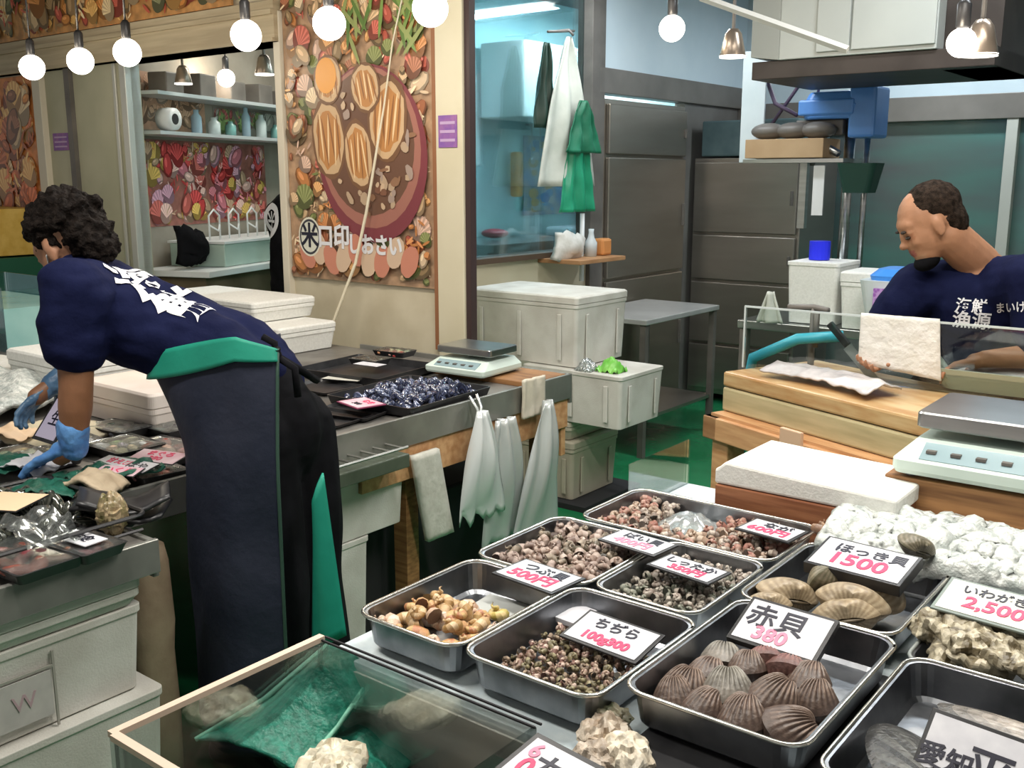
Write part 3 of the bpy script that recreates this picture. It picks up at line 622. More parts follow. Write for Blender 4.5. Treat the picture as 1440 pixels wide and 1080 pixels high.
opos = [(1312, 885, 0), (1345, 912, 0), (1385, 932, 0), (1330, 880, .02), (1365, 900, .025), (1410, 915, .022), (1440, 935, .01), (1345, 868, .03), (1428, 890, .025)]
for i, (px, py, dz) in enumerate(opos):
    z = .865 + dz; w_, u_ = G(px, py, z)
    o = single(oyster(i, .075, .10, .035), 'rock_oyster', SHELLV, ['rough oyster at the left end of the heap under the cream card', 'rough oyster in the front of the heap, second from the left', 'rough oyster nearest the rim of the corner tray', 'mossy oyster at the upper left of the heap', 'topmost oyster in the middle of the heap', 'oyster right of the middle on top of the heap', 'pale oyster low at the right edge of the picture', 'greenish oyster tucked under the cream price card', 'oyster at the right edge just below the cream price card'][i], 'shellfish', (w_, u_, z), rnd.uniform(-1, 1), 'rough oysters', smooth=True)
    o.rotation_euler.rotate_axis('X', rnd.uniform(-.25, .25))
# shells at front between the trays (left of the black box)
for i, (px, py, s_, c) in enumerate(((850, 1035, 1, ((.30, .22, .15), (.62, .54, .44))), (880, 1065, 1.1, ((.58, .50, .38), (.74, .68, .56))), (838, 1070, .8, ((.30, .24, .18), (.5, .42, .34))), (862, 1010, .7, ((.16, .18, .10), (.4, .36, .25))))):
    z = .825; w_, u_ = G(px, py, z)
    single(oyster(20 + i, .07 * s_, .09 * s_, .05 * s_, c), 'sea_squirt', SHELLV, ['brown lumpy oyster below the striped shells tray', 'cream oyster beside the black framed card at the bottom', 'small brown oyster partly behind the black framed card', 'small greenish oyster just under the rim of the striped shells tray'][i].replace('oyster', 'lumpy shell'), 'shellfish', (w_, u_, z), i, 'lumpy shells at the front', smooth=True)
b = B(); b.box(-.18, .18, -.06, .06, 0, .30); 
t = thing('black_crate', 'black crate standing in front under the ark shell tray', 'crate', (-.48, 1.0, .50)); part(b, 'crate_body', mat('dark_blue_grey_plastic', (.03, .038, .045), rough=.3), t, .006); b = B(); p = rrect(.37, .125, .02, .302); b.tube(p + p[:2], .005, 6, False); part(b, 'crate_rim', BLACKP, t, smooth=True)
b = B(); b.box(-.04, .04, -.12, .065, 0, .30); single(b, 'shell_bin', mat('dark_green_plastic', (.02, .07, .05), rough=.4), 'dark green bin under the lumpy shells at the bottom edge', 'bin', (-.715, .98, .47), bevel=.005)

# ---- ice, foam board, boxes and scale behind the trays
ICE = mat('crushed_ice', (.40, .44, .42), (.66, .68, .65), 40, .2, bump=.9, bscale=55, spec=.7)
b = B(); b.sheet(lambda a, c: (-.70 + .78 * a, 1.90 + (.30 - 0 * a) * c - .02 * (1 - c) * math.sin(a * 9), .86 + .05 * math.sin(PI * min(1, c * 1.1)) ** .5 + .020 * noise.noise(Vector((a * 18, c * 9, 0))) + .011 * noise.noise(Vector((a * 46, c * 24, 3)))), 120, 56, .03)
o = single(b, 'crushed_ice', ICE, 'bed of crushed ice between the surf clams and the scale', 'ice', (0, 0, 0), smooth=True); o['kind'] = 'stuff'
b = B(); b.box(-.70, .08, 1.93, 2.19, .806, .862); single(b, 'ice_tray', FOAM, 'white foam tray under the crushed ice', 'tray', (0, 0, 0), bevel=.004)
b = B(); b.box(-.20, .20, -.12, .13, 0, .105); t = thing('lidded_foam_box', 'long white foam lid on a brown wooden box behind the back row tray', 'box', (-.80, 2.155, .806)); part(b, 'wooden_box', mat('red_brown_wood', (.20, .07, .03), (.36, .15, .07), 6, .45, stretch=(1, 6, 12)), t, .003)
b = B(); b.prism([(-.205, .106), (.205, .106), (.205, .145), (.13, .148), (-.05, .154), (-.18, .16), (-.195, .145), (-.205, .14)], -.115, .14, 'y'); part(b, 'foam_lid', FOAM, t, .006)
b = B(); b.cur = (.09, .05, .04)
P7 = proto('loose_whelk', snail(2.3, .5, 8, 22, 1.0, ((.18, .10, .06), (.42, .26, .16)), .2, 31), WETV, 'shellfish'); pile([P7], [(*G(1150, 750, .885), .0)], .888, .055, 'loose brown whelk at the right corner of the back row tray', 'loose shells')
b = B(); b.box(-.17, .42, -.12, .16, 0, .155); single(b, 'wooden_crate', WOODD, 'brown wooden crate carrying the near weighing scale', 'crate', (-.50, 2.31, .806), bevel=.004)
def scale(label, loc, ang, sc=1.0, platter=(.30, .24)):
    t = thing('weighing_scale', label, 'scale', loc, ang); t.scale = (sc,) * 3
    BODY = mat('pale_green_plastic', (.55, .66, .60), (.60, .70, .64), 5, .4)
    b = B(); prof = [(-.2, 0), (.14, 0), (.14, .07), (-.05, .075), (-.15, .05), (-.2, .028)]
    b.loft([rrect(.36, .34, .02, 0), rrect(.37, .35, .02, .01), rrect(.37, .35, .02, .03), rrect(.31, .25, .02, .065, cy=.03)]); part(b, 'housing', BODY, t, .004)
    b = B(); b.box(-.09, .09, -.145, -.14, .0, .05, Matrix.Translation((0, .0, .012)) @ Matrix.Rotation(-.9, 4, 'X')) if False else b.prism([(-.165, .036), (-.115, .062), (-.113, .060), (-.163, .033)], -.13, .13, 'x'); part(b, 'display_panel', mat('scale_display', (.25, .35, .38), rough=.25), t)
    b = B()
    for i in range(5): b.box(-.12 + .05 * i, -.10 + .05 * i, -.150, -.135, .046, .052)
    part(b, 'keys', GREY, t)
    b = B(); b.box(-.03, .03, -.0, .06, .06, .09); part(b, 'pillar', GREY, t)
    b = B(); b.loft([rrect(platter[0] - .01, platter[1] - .01, .015, .088, cy=.03), rrect(platter[0], platter[1], .015, .092, cy=.03), rrect(platter[0], platter[1], .015, .12, cy=.03), rrect(platter[0] - .006, platter[1] - .006, .013, .124, cy=.03)]); part(b, 'platter', STEEL, t)
    for x in (-.15, .15):
        for y in (-.14, .14): b = B(); b.cyl((x, y, -.008), (x, y, 0), .012, n=10); part(b, 'foot', BLACKP, t)
    return t
scale('large pale green weighing scale with steel platter on the wooden crate at right', (-.47, 2.35, .972), 0, 1.0, (.32, .26))

# ---- water tank at the bottom left
t = thing('water_tank', 'clear glass water tank with pale rim in the bottom foreground', 'tank', (0, 0, 0))
X0, X1, Y0, Y1, Z0, Z1 = -1.215, -.765, .655, 1.035, .62, .85
b = B()
for a in ((X0, X0 + .006, Y0, Y1), (X1 - .006, X1, Y0, Y1), (X0, X1, Y0, Y0 + .006), (X0, X1, Y1 - .006, Y1)): b.box(*a, Z0 + .01, Z1 - .004)
part(b, 'glass_walls', GLASS, t)
b = B(); b.box(X0, X1, Y0, Y1, Z0 - .02, Z0 + .01); part(b, 'bottom', mat('dark_brown_board', (.05, .035, .025), (.09, .06, .04), 8, .5), t)
b = B(); b.box(X0 - .004, X0 + .009, Y0, Y1 + .003, Z1 - .006, Z1 + .003); b.box(X0 + .009, X1, Y0 - .004, Y0 + .009, Z1 - .006, Z1 + .003); part(b, 'rim', mat('peach_rim', (.62, .48, .38), rough=.35), t)
b = B(); b.box(X0, X1, Y1 - .005, Y1 - .002, Z1 - .004, Z1 - .001); b.box(X0, X1, Y1 + .010, Y1 + .013, Z1 - .006, Z1 - .003); part(b, 'dark_seam', DARK, t)
b = B(); b.box(X0 - .02, X1, Y0, Y1, .0, Z0 - .02); part(b, 'cabinet', mat('dark_cabinet', (.03, .028, .026), (.05, .045, .04), 5, .5), t)
NETG = mat('green_mesh', (.01, .15, .10), (.03, .27, .19), 90, .35, bump=.4, bscale=120, kind='noise')
def q3(px, py, z): w_, u_ = G(px, py, z); return V(w_, u_, z)
A_, B_, C_, D_ = q3(275, 1040, .74), q3(460, 907, .82), q3(525, 948, .78), q3(420, 1085, .70)
b = B(); b.sheet(lambda a, c: (A_.lerp(B_, a)).lerp(D_.lerp(C_, a), c) + Vector((0, 0, -.02 * math.sin(PI * a) + .014 * math.sin(c * 3.1) + .004 * noise.noise(Vector((a * 8, c * 5, 0))))), 34, 22, .004)
t = thing('mesh_basket', 'green mesh sheet slanting down into the water tank', 'net', (0, 0, 0)); part(b, 'mesh', NETG, t, smooth=True)
b = B(); b.tube([A_, A_.lerp(B_, .5) + Vector((0, 0, -.015)), B_], .004, 6); b.tube([D_, D_.lerp(C_, .5) + Vector((0, 0, -.01)), C_], .004, 6); part(b, 'hem', mat('pale_green_hem', (.25, .6, .45), rough=.4), t, smooth=True)
E1 = q3(500, 1062, .66)
b = B(); b.sheet(lambda a, c: (E1.x + (a - .5) * .2, E1.y + (c - .5) * .18, .665 + .03 * math.sin(PI * a) * math.sin(PI * c) + .02 * noise.noise(Vector((a * 5, c * 5, 9)))), 20, 20, .004); single(b, 'green_net', NETG, 'crumpled green net under the cream oyster in the water tank', 'net', smooth=True)
E2 = q3(466, 1074, .72); o = single(oyster(41, .10, .13, .04, ((.40, .33, .22), (.78, .74, .6))), 'large_oyster', SHELLV, 'cream oyster on the green net in the tank', 'shellfish', E2, .7, smooth=True)
b = B(); b.box(-.12, .12, -.08, .08, 0, .03); single(b, 'submerged_block', mat('black_crate_plastic', (.02, .025, .022), rough=.4), 'dark block under the green net in the tank', 'block', (E1.x, E1.y, .632), bevel=.01)
# glass guard beside the back of the stand
b = B(); b.box(0, .004, 0, .30, 0, .12); single(b, 'glass_guard', GLASS, 'low clear guard pane at the back left corner of the stand', 'pane', (-1.215, 2.01, .806))

# ================================================================== LEFT COUNTER AND ITS GOODS
GEDGE = mat('counter_edge_metal', (.24, .24, .22), (.36, .36, .33), 5, .35, .6)
CTOP = mat('counter_top', (.14, .13, .12), (.24, .23, .21), 6, .4, .3)
t = thing('sales_counter', 'long left sales counter with grey metal edge, the navy worker bends over it', 'counter')
b = B(); b.prism([(-5.3, -.4), (-1.94, -.4), (-1.94, 1.19), (-2.29, 1.19), (-2.29, 3.30), (-5.3, 3.30)], .755, .80); part(b, 'worktop', CTOP, t, .003)
b = B(); b.box(-1.945, -1.93, -.4, 1.195, .735, .812); b.box(-2.29, -1.945, 1.185, 1.20, .72, .806); b.box(-2.295, -2.28, 1.20, 3.31, .72, .82); b.box(-3.5, -2.28, 3.30, 3.315, .70, .82); part(b, 'metal_edge', GEDGE, t, .002)
b = B(); b.box(-5.2, -2.34, 1.22, 3.28, .70, .755); b.box(-3.45, -2.0, -.4, 1.15, .70, .755); part(b, 'under_frame', DARK, t)
b = B(); b.box(-2.32, -2.29, 2.15, 3.30, .60, .72); b.box(-2.42, -2.30, 3.27, 3.30, .48, .72); part(b, 'apron_board', WOOD, t, .003)
for p_ in ((-2.36, 2.42), (-2.36, 3.2), (-3.3, 3.2), (-5.1, 3.2), (-3.3, 0), (-5.1, 0)):
    b = B(); b.box(p_[0] - .03, p_[0] + .03, p_[1] - .03, p_[1] + .03, 0, .75); part(b, 'leg', WOODD, t)
b = B(); b.box(-2.95, -2.45, 2.28, 3.1, 0.0, .45); single(b, 'shade_block', DARK, 'black block standing in for the shaded void under the left counter', 'crate', bevel=.01)  # solid black block put in for the shaded void below the counter
def foambox(label, w0, w1, u0, u1, z0, z1, lid=0, m=FOAM, group=None, ang=0, grooves=True, handle=False):
    t = thing('foam_box', label, 'box', ((w0 + w1) / 2, (u0 + u1) / 2, z0), ang, group); a, c, h = (w1 - w0) / 2, (u1 - u0) / 2, z1 - z0
    b = B(); b.loft([rrect(a * 2 - .03, c * 2 - .03, .02, 0), rrect(a * 2 - .008, c * 2 - .008, .02, h - lid - .02), rrect(a * 2, c * 2, .02, h - lid - .018), rrect(a * 2, c * 2, .02, h - lid)]); part(b, 'body', m, t, .003)
    if grooves:
        for s_ in (-.35, .0, .35): b = B(); b.box(a * 2 * s_ - .012, a * 2 * s_ + .012, -c - .003, -c + .003, .03, h - lid - .05); part(b, 'rib', m, t, .003)
        for s_ in (-.3, .3): b = B(); b.box(a - .003, a + .003, c * 2 * s_ - .012, c * 2 * s_ + .012, .03, h - lid - .05); part(b, 'rib', m, t, .003)
    if lid: b = B(); b.loft([rrect(a * 2 + .004, c * 2 + .004, .02, h - lid + .002), rrect(a * 2 + .004, c * 2 + .004, .02, h - .008), rrect(a * 2 - .012, c * 2 - .012, .02, h)]); part(b, 'lid', m, t, .003)
    return t
# boxes below the near end of the counter
foambox('weathered foam lid stack directly under the near counter edge', -2.36, -1.955, .55, 1.16, .665, .735, .03, FOAMD, grooves=False)
o = foambox('weathered foam box with a small pasted note, under the near end of the left counter', -2.36, -1.965, .60, 1.165, .46, .662, 0, FOAMD, grooves=False)
b = B(); b.box(.197, .2, -.06, .06, .03, .13); part(b, 'pasted_note', mat('grey_note', (.42, .40, .38), (.5, .48, .45), 20, .7), o); b = B(); b.box(.196, .2, -.11, -.10, -.0, .15) ; b.box(.196, .2, .065, .07, .0, .17); b.box(.196, .2, -.19, .065, .135, .14); part(b, 'tape_seam', mat('tape_line', (.32, .31, .27), rough=.5), o)
text(o, 'W', .05, mat('faded_red_ink', (.42, .30, .32), rough=.6), Matrix.Translation((.2012, 0, .08)) @ Matrix.Rotation(PI / 2, 4, 'Z') @ Matrix.Rotation(PI / 2, 4, 'X'))
foambox('lowest weathered foam box at the bottom left corner, under the one with the note', -2.36, -1.94, .55, 1.19, .17, .456, 0, FOAMD, grooves=False)
foambox('foam box on the floor at the bottom left, mostly out of the picture', -2.36, -1.95, .52, 1.19, 0, .166, 0, FOAMD, grooves=False)
b = B(); b.box(-2.3, -1.94, -.3, .50, .0, .70); single(b, 'dark_cabinet', DARK, 'black cabinet at the extreme lower left edge beside the foam boxes', 'cabinet')
b = B(); prof = []
b.loft([rrect(.10, .11, .04, 0), rrect(.11, .12, .045, .25), rrect(.10, .11, .04, .42), rrect(.115, .12, .045, .50), rrect(.11, .11, .045, .66), rrect(.09, .10, .04, .70)]); single(b, 'wrapped_bundle', mat('brown_paper', (.20, .14, .09), (.34, .27, .18), 7, .7, bump=.6, bscale=12), 'brown wrapped bundle standing between the foam boxes and the navy apron', 'bundle', (-2.19, 1.31, 0), smooth=True)
# boxes below the far part
foambox('foam box right behind the apron, upper of two under the counter', -2.62, -2.30, 1.86, 2.37, .45, .70, 0, FOAMD, grooves=False)
foambox('foam box right behind the apron, lower of two on the floor', -2.62, -2.31, 1.86, 2.20, .0, .447, 0, FOAMD, grooves=False)
foambox('grey foam box in the dark below the hanging bags', -2.75, -2.46, 2.3, 2.62, .452, .6, 0, FOAMD, grooves=False)
# hanging sheets and bags
def hang(name, label, cat, m, w_, u0, u1, z0, z1, wav=.01, taper=0, skew=0, th=.003, ragged=0, nu=14, nv=16, bulge=0, group=None):
    b = B(); sd = u0 * 7
    def fn(a, c):
        k = 1 - taper * (1 - c) if taper >= 0 else 1; hw = (u1 - u0) / 2; uc = (u0 + u1) / 2
        wd = hw * (1 - taper * (c) ** 1.5); u_ = uc + (a - .5) * 2 * wd + skew * c
        z = z0 + (z1 - z0) * c + (ragged * noise.noise(Vector((a * 7 + sd, 1, 0))) if c < .08 else 0)
        return (w_ + wav * noise.noise(Vector((a * 5 + sd, c * 2, 0))) + wav * .7 * math.sin(a * 15 + sd) * (.3 + c) + bulge * math.sin(PI * a) * math.sin(PI * min(1, (1 - c) * 1.1)), u_, z)
    b.sheet(fn, nu, nv, th); return single(b, name, m, label, cat, smooth=True, group=group)
PAPER = mat('pale_paper', (.50, .49, .43), (.60, .59, .53), 30, .7, bump=.3, bscale=40)
BAGM = glassm('white_bag_plastic', (.8, .8, .76), .5, .25, milk=.72)
BAGG = glassm('greenish_bag_plastic', (.7, .78, .72), .5, .25, milk=.5)
hang('paper_bundle', 'sheaf of pale paper sheets hanging aslant from the orange board', 'paper', PAPER, -2.262, 2.42, 2.55, .37, .69, .004, skew=-.07, th=.02, nu=6)
t1 = hang('plastic_bag', 'white plastic bag hanging by its tied handle from the counter edge, left one', 'bag', BAGM, -2.225, 2.55, 2.80, .40, .79, .014, taper=.85, ragged=.06, bulge=.04)
hang('plastic_bag', 'greenish grey plastic bag hanging lower behind the left white bag', 'bag', BAGG, -2.25, 2.70, 2.97, .26, .73, .014, taper=.6, ragged=.03, bulge=.03)
hang('plastic_bag', 'right-hand white and grey plastic bag hanging at the end of the counter', 'bag', BAGG, -2.225, 2.84, 3.14, .23, .76, .014, taper=.82, ragged=.02, skew=.08, bulge=.04)
hang('hanging_cloth', 'cream cloth pad hooked on the far end of the counter edge', 'cloth', mat('cream_cloth', (.55, .5, .4), (.66, .6, .5), 12, .8, bump=.5, bscale=20), -2.262, 2.96, 3.10, .70, .85, .006, th=.012)
b = B(); b.tube([(-2.27, 2.66, .84), (-2.24, 2.665, .80), (-2.23, 2.67, .76)], .006, 6); b.tube([(-2.27, 2.70, .84), (-2.24, 2.69, .80), (-2.23, 2.67, .76)], .006, 6); single(b, 'bag_handle', BAGM, 'tied white handles of the left hanging bag', 'bag handle', smooth=True)
# wire racks at the near corner of the far counter (just right of the apron)
t = thing('wire_rack', 'grey wire rack at the counter corner right of the apron', 'rack', (-2.24, 2.02, .70)); b = B()
for i in range(7): b.tube([(-.30, -.10 + .055 * i, .05), (.04, -.10 + .055 * i, .05)], .004, 5)
for x in (-.30, .04): b.tube([(x, -.12, .05), (x, .25, .05)], .005, 5)
for x in (-.13,): b.tube([(x, -.12, .045), (x, .25, .045)], .004, 5)
part(b, 'wires', GEDGE, t); b = B(); b.box(-.3, .04, -.13, .26, -.02, .025); part(b, 'drip_box', mat('dark_green_metal', (.05, .065, .045), (.09, .11, .08), 6, .4), t, .004)
# black trays on the far counter
def ftray(label, w_, u_, z, sx, sy, ang=0, group=None):
    t = thing('black_tray', label, 'tray', (w_, u_, z), ang, group); b = B(); h = .035
    b.loft([rrect(sx - .03, sy - .03, .01, 0), rrect(sx - .02, sy - .02, .012, .004), rrect(sx, sy, .015, h), rrect(sx - .012, sy - .012, .012, h), rrect(sx - .03, sy - .03, .01, .007)]); part(b, 'basin', BLACKP, t)
    return t
ftray('black tray holding the heap of black mussels on the far counter', -2.50, 2.60, .806, .40, .46, .05)
ftray('black tray against the cream board, carrying the small dark packs', -2.98, 2.85, .806, .44, .40, .1)
for i, (px, py) in enumerate(((470, 545), (485, 590), (560, 590), (620, 575), (470, 615))):
    w_, u_ = G(px, py, .815); w_ = min(w_, -2.45)
    o = ftray(['dark empty tray on the far counter behind the apron', 'dark tray beside the pink card on the far counter', 'dark tray in front of the mussels, near the counter corner', 'long dark tray on the counter edge below the mussels', 'dark tray at the wire rack by the apron'][i], w_ - .06, u_, .803 if i != 2 else .8045, .24, .2, .1 * i)
    o.scale = (1, 1, .4)
def mussel(L=.055, c=((.012, .014, .03), (.05, .06, .12))):
    b = B(); valve(b, L * .5, L, L * .2, 0, 0, c, 12, 7, 1, 3); valve(b, L * .5, L, L * .2, 0, 0, c, 12, 7, -1, 3); return b
BLUEG = vmat('mussel_shell', .15, spec=.8, coat=.6, var=.3, vscale=80)
MP = [proto('black_mussel', mussel(), BLUEG, 'shellfish'), proto('black_mussel', mussel(.05, ((.02, .03, .07), (.16, .18, .28))), BLUEG, 'shellfish')]
pile(MP, hexpts(-2.66, -2.36, 2.44, 2.82, .036, lambda w_, u_: .006 + .05 * max(0, 1 - ((w_ + 2.5) / .15) ** 2 * .6 - ((u_ - 2.64) / .2) ** 2), layers=2), .815, 1.0, 'glossy black mussel in the heap on the far counter', 'black mussels'); cleanup(MP)
WRAP = glassm('thin_wrap', (.95, .97, .96), -.15, .2, milk=.02)
def pack(label, w_, u_, z, sx, sy, ang, col, seed=0, cd=None, name='seafood_pack', h=.03):
    t = thing(name, label, 'pack', (w_, u_, z), ang); b = B(); b.loft([rrect(sx - .02, sy - .02, .01, 0), rrect(sx, sy, .012, h * .8), rrect(sx - .01, sy - .01, .01, h * .8), rrect(sx - .026, sy - .026, .01, .004)]); part(b, 'tray', BLACKP, t)
    b = B(); r_ = random.Random(seed)
    for i in range(9):
        c = r_.choice(col); b.cur = tuple(q * r_.uniform(.7, 1.2) for q in c); x, y = ((i % 3) - 1) * sx * .26, ((i // 3) - 1) * sy * .26
        b.rell((x, y, .012), (sx * .17, sy * .13, .011), (r_.uniform(-.3, .3), r_.uniform(-.3, .3), r_.uniform(0, 3)), 10, 6)
    part(b, 'contents', WETV, t, smooth=True)
    b = B(); b.sheet(lambda a, c: ((a - .5) * sx * .97, (c - .5) * sy * .97, h * .8 + .004 * noise.noise(Vector((a * 7, c * 7, seed)))), 8, 8, .0006); part(b, 'film', WRAP, t, smooth=True)
    if cd: b = B(); b.box(-sx * .3, sx * .3, -sy * .25, sy * .25, h * .8 + .006, h * .8 + .008); part(b, 'label_sheet', CARDW, t); text(t, cd, sy * .3, INKB, Matrix.Translation((0, 0, h * .8 + .0095)), .0005)
    return t
def pp(px, py, z): return G(px, py, z)
RED = [(.45, .07, .05), (.6, .25, .2), (.7, .45, .38)]; PALE = [(.75, .66, .55), (.62, .56, .45), (.8, .75, .66)]; DK = [(.05, .05, .05), (.12, .09, .07), (.2, .2, .2)]
pack('small pack with dark red contents on the black tray by the cream board', *pp(555, 498, .85), .845, .17, .11, .1, RED + PALE, 1)
pack('pack of dark shells beside the white slip on the black tray', *pp(520, 510, .85), .845, .15, .11, .1, DK, 2)
card('white slip on the black tray by the cream board', *pp(520, 514, .88), .885, .12, .06, .1, border=0, thick=.001)
card('pink and white price card on the far counter below the mussels', *pp(508, 567, .85), .852, .13, .10, -.25, lines=(('むき', .1, .2, .03, INKR, .0008), ('300', .1, -.2, .03, INKB, .0008)), paper=mat('pink_card', (.62, .34, .42), (.72, .55, .6), 12, .4), back=mat('maroon_card_back', (.2, .03, .08), rough=.5))
card('small pale leaflet on the counter left of the black tray', *pp(482, 531, .83), .825, .16, .05, .3, paper=PAPER, border=0)
# green-white scale at the far end
scale('small pale green weighing scale at the far end of the left counter', (-2.62, 3.10, .83), .06, .80, (.34, .24))
b = B(); b.box(-2.30 - .55, -2.30, 3.05, 3.295, .8, .82); single(b, 'wooden_board', WOODD, 'dark wooden board under the far weighing scale', 'board', bevel=.002)

# ---- goods around the worker's hands (left)
b = B()
o = thing('glass_counter_tank', 'turquoise glass tank at the far left behind the worker', 'tank', (-4.95, 1.0, .801))
b.box(-.55, .25, 1.2, 1.206, 0, .30); b.box(-.55, .25, 1.6, 1.606, 0, .30); b.box(-.55, -.544, 1.2, 1.6, 0, .3); part(b, 'glass_walls', TEALG, o)
b = B(); b.box(-.54, .24, 1.21, 1.595, .0, .2); part(b, 'water', mat('turquoise_water', (.25, .50, .48), (.36, .62, .58), 4, .1, spec=.8), o)
def gp(px, py, z): w_, u_ = G(px, py, z); return w_, u_
def fb(label, px, py, z, sx, sy, h, lid=.02, m=FOAM, ang=0, **k):
    w_, u_ = G(px, py, z); return foambox(label, w_ - sx / 2, w_ + sx / 2, u_ - sy / 2, u_ + sy / 2, z, z + h, lid, m, ang=ang, grooves=False, **k)
PINKF = mat('pinkish_foam', (.72, .58, .50), (.80, .72, .66), 3, .7)
def rest(o, px, py): return o
foambox('white foam box with pinkish side, under the worker\'s chest', -3.22, -2.80, 1.74, 2.12, .803, .93, .05, PINKF, grooves=False)
foambox('taller white foam box beside the pinkish one, seen through the worker\'s arm', -3.75, -3.30, 1.75, 2.2, .803, .98, .04, FOAM, grooves=False)
foambox('white foam box behind the worker\'s back, lower of two left of the cream board', -4.08, -3.60, 2.9, 3.25, .803, .93, .03, FOAM, grooves=False)
foambox('white lidded foam box behind the worker\'s back, upper of two left of the cream board', -4.60, -3.80, 2.92, 3.3, .934, 1.03, .03, FOAM, grooves=False)
foambox('low white foam box far left beyond the far gloved hand', -4.1, -3.75, 1.5, 1.9, .803, .90, .02, FOAM, grooves=False)
b = B(); b.sheet(lambda a, c: (-4.05 + .75 * a, 1.45 + .40 * c, .85 + .03 * noise.noise(Vector((a * 7, c * 6, 2))) + .07 * math.sin(PI * a) * math.sin(PI * c)), 30, 20, .02); o = single(b, 'ice_heap', ICE, 'heap of ice at the far left edge behind the far gloved hand', 'ice', smooth=True); o['kind'] = 'stuff'
b = B(); b.sheet(lambda a, c: (-3.15 + .3 * a, 1.38 + .3 * c, .82 + .02 * noise.noise(Vector((a * 5, c * 5, 4))) + .03 * math.sin(PI * a) * math.sin(PI * c)), 16, 16, .01); single(b, 'cream_cloth', mat('beige_cloth', (.50, .44, .30), (.6, .53, .38), 8, .8, bump=.4, bscale=20), 'beige cloth spread at the left under the far gloved hand', 'cloth', smooth=True)
rows = [((235, 628), .26, .17, RED, 'pack of reddish seafood right beside the apron'), ((175, 625), .2, .16, PALE, 'pale pack behind the near forearm'), ((205, 655), .24, .14, RED, 'pack with pinkish strips right of the near gloved hand'), ((165, 600), .2, .12, DK, 'dark pack before the pinkish foam box'), ((235, 598), .18, .12, DK, 'dark pack touching the apron below the pinkish foam box'),
        ((40, 690), .2, .16, DK, 'pack of dark shells at the left edge behind the wire tray'), ((60, 640), .2, .14, PALE, 'pale green pack at the left behind the blue glove'), ((20, 640), .2, .16, PALE, 'pale pack at the left edge of the picture'), ((110, 618), .16, .12, PALE, 'small white pack half behind the near forearm')]
for i, ((px, py), sx, sy, c, lb) in enumerate(rows):
    w_, u_ = G(px, py, .83); w_ = min(w_, -2.42 if u_ > 1.2 else w_); pack(lb, w_, u_, .806 + .004 * (i % 2), sx, sy, .1 - .1 * (i % 3), c, i + 4)
b = B(); b.sheet(lambda a, c: (-2.30 + .17 * a - .17, 1.24 + .22 * c, .85 + .022 * noise.noise(Vector((a * 6, c * 5, 7)))), 20, 14, .004); single(b, 'green_sheet', mat('dark_green_plastic_sheet', (.01, .07, .045), (.02, .13, .09), 30, .4, bump=.4), 'dark green plastic sheet on the counter between the hand and the apron', 'sheet', smooth=True)
b = B()
t = thing('wire_tray', 'wide black wire tray of dark mussels at the near left counter corner', 'tray', (-2.22, .98, .806))
for i in range(9): b.tube([(-.22, -.24 + .055 * i, .012), (.22, -.24 + .055 * i, .012)], .003, 5)
for x in (-.22, -.08, .08, .22): b.tube([(x, -.26, .012), (x, .22, .012)], .004, 5)
p = rrect(.46, .50, .03, .05, cy=-.02); b.tube(p + p[:2], .005, 6, False); part(b, 'wires', BLACKP, t)
MP = [proto('dark_mussel', mussel(.06, ((.02, .025, .02), (.10, .10, .08))), BLUEG, 'shellfish')]
pile(MP, hexpts(-2.42, -2.12, .86, 1.14, .040, lambda w_, u_: .02 + .02 * math.sin((w_ + u_) * 9), layers=2), .822, 1.0, 'dark greenish mussel in the wire tray at the near left corner', 'dark mussels')
pack('clear topped pack with dark red clams at the near left edge', *pp(30, 775, .84), .812, .24, .15, .05, [(.20, .06, .05), (.28, .12, .1)], 21)
pack('clear topped pack with a white label on the near counter edge', *pp(115, 760, .84), .814, .17, .11, .1, [(.2, .06, .05)], 22, cd='生食')
b = B(); b.sheet(lambda a, c: ((a - .5) * .2, (c - .5) * .12, .03 + .03 * noise.noise(Vector((a * 6, c * 5, 1))) + .03 * math.sin(PI * a)), 18, 10, .001); single(b, 'clear_wrap', WRAP, 'crumpled clear wrap over the packs at the near left edge', 'wrap', (*gp(45, 748, .86), .83), smooth=True)
b = B(); b.sheet(lambda a, c: ((a - .5) * .14, (c - .5) * .10, .02 * noise.noise(Vector((a * 4, c * 4, 3))) + .035 * math.sin(PI * a)), 14, 10, .012); single(b, 'beige_rag', mat('beige_rag', (.40, .31, .21), (.55, .45, .32), 14, .8, bump=.6, bscale=30), 'beige rag lying right under the near gloved hand', 'rag', (*gp(130, 685, .84), .835), .4, smooth=True)
b = oyster(51, .07, .07, .10, ((.12, .11, .04), (.40, .30, .18))); single(b, 'sea_squirt', WETV, 'greenish brown lump of shellfish on the corner right of the beige rag', 'shellfish', (*gp(158, 722, .85), .85), smooth=True)
card('corner of a peach card at the left edge beside the wire tray', *pp(12, 708, .88), .885, .12, .12, .5, paper=mat('peach_card', (.72, .52, .34), rough=.5), border=0)  # paper is one plain peach tone
card('dark framed lilac card standing behind the near forearm', *pp(78, 590, .93), .93, .10, .12, 0, tilt=.9, border=.01, paper=mat('lilac_card', (.50, .46, .6), rough=.4), lines=(('生', 0, 0, .05, INKB, .0008),))
for i, (px, py) in enumerate(((215, 690), (190, 715), (235, 705))):
    w_, u_ = G(px, py, .83); b = B(); b.sheet(lambda a, c: ((a - .5) * .2, (c - .5) * .13, .02 * math.sin(a * 5 + i) + .006), 8, 5, .008); single(b, 'folded_tray', BLACKP, ['black tray lid nearest the apron on the counter corner', 'black tray lid jutting over the counter corner', 'black tray lid resting against the apron'][i], 'lid', (min(w_, -2.0), min(u_, 1.22), .815 + .022 * i), .6 + .2 * i, smooth=True)

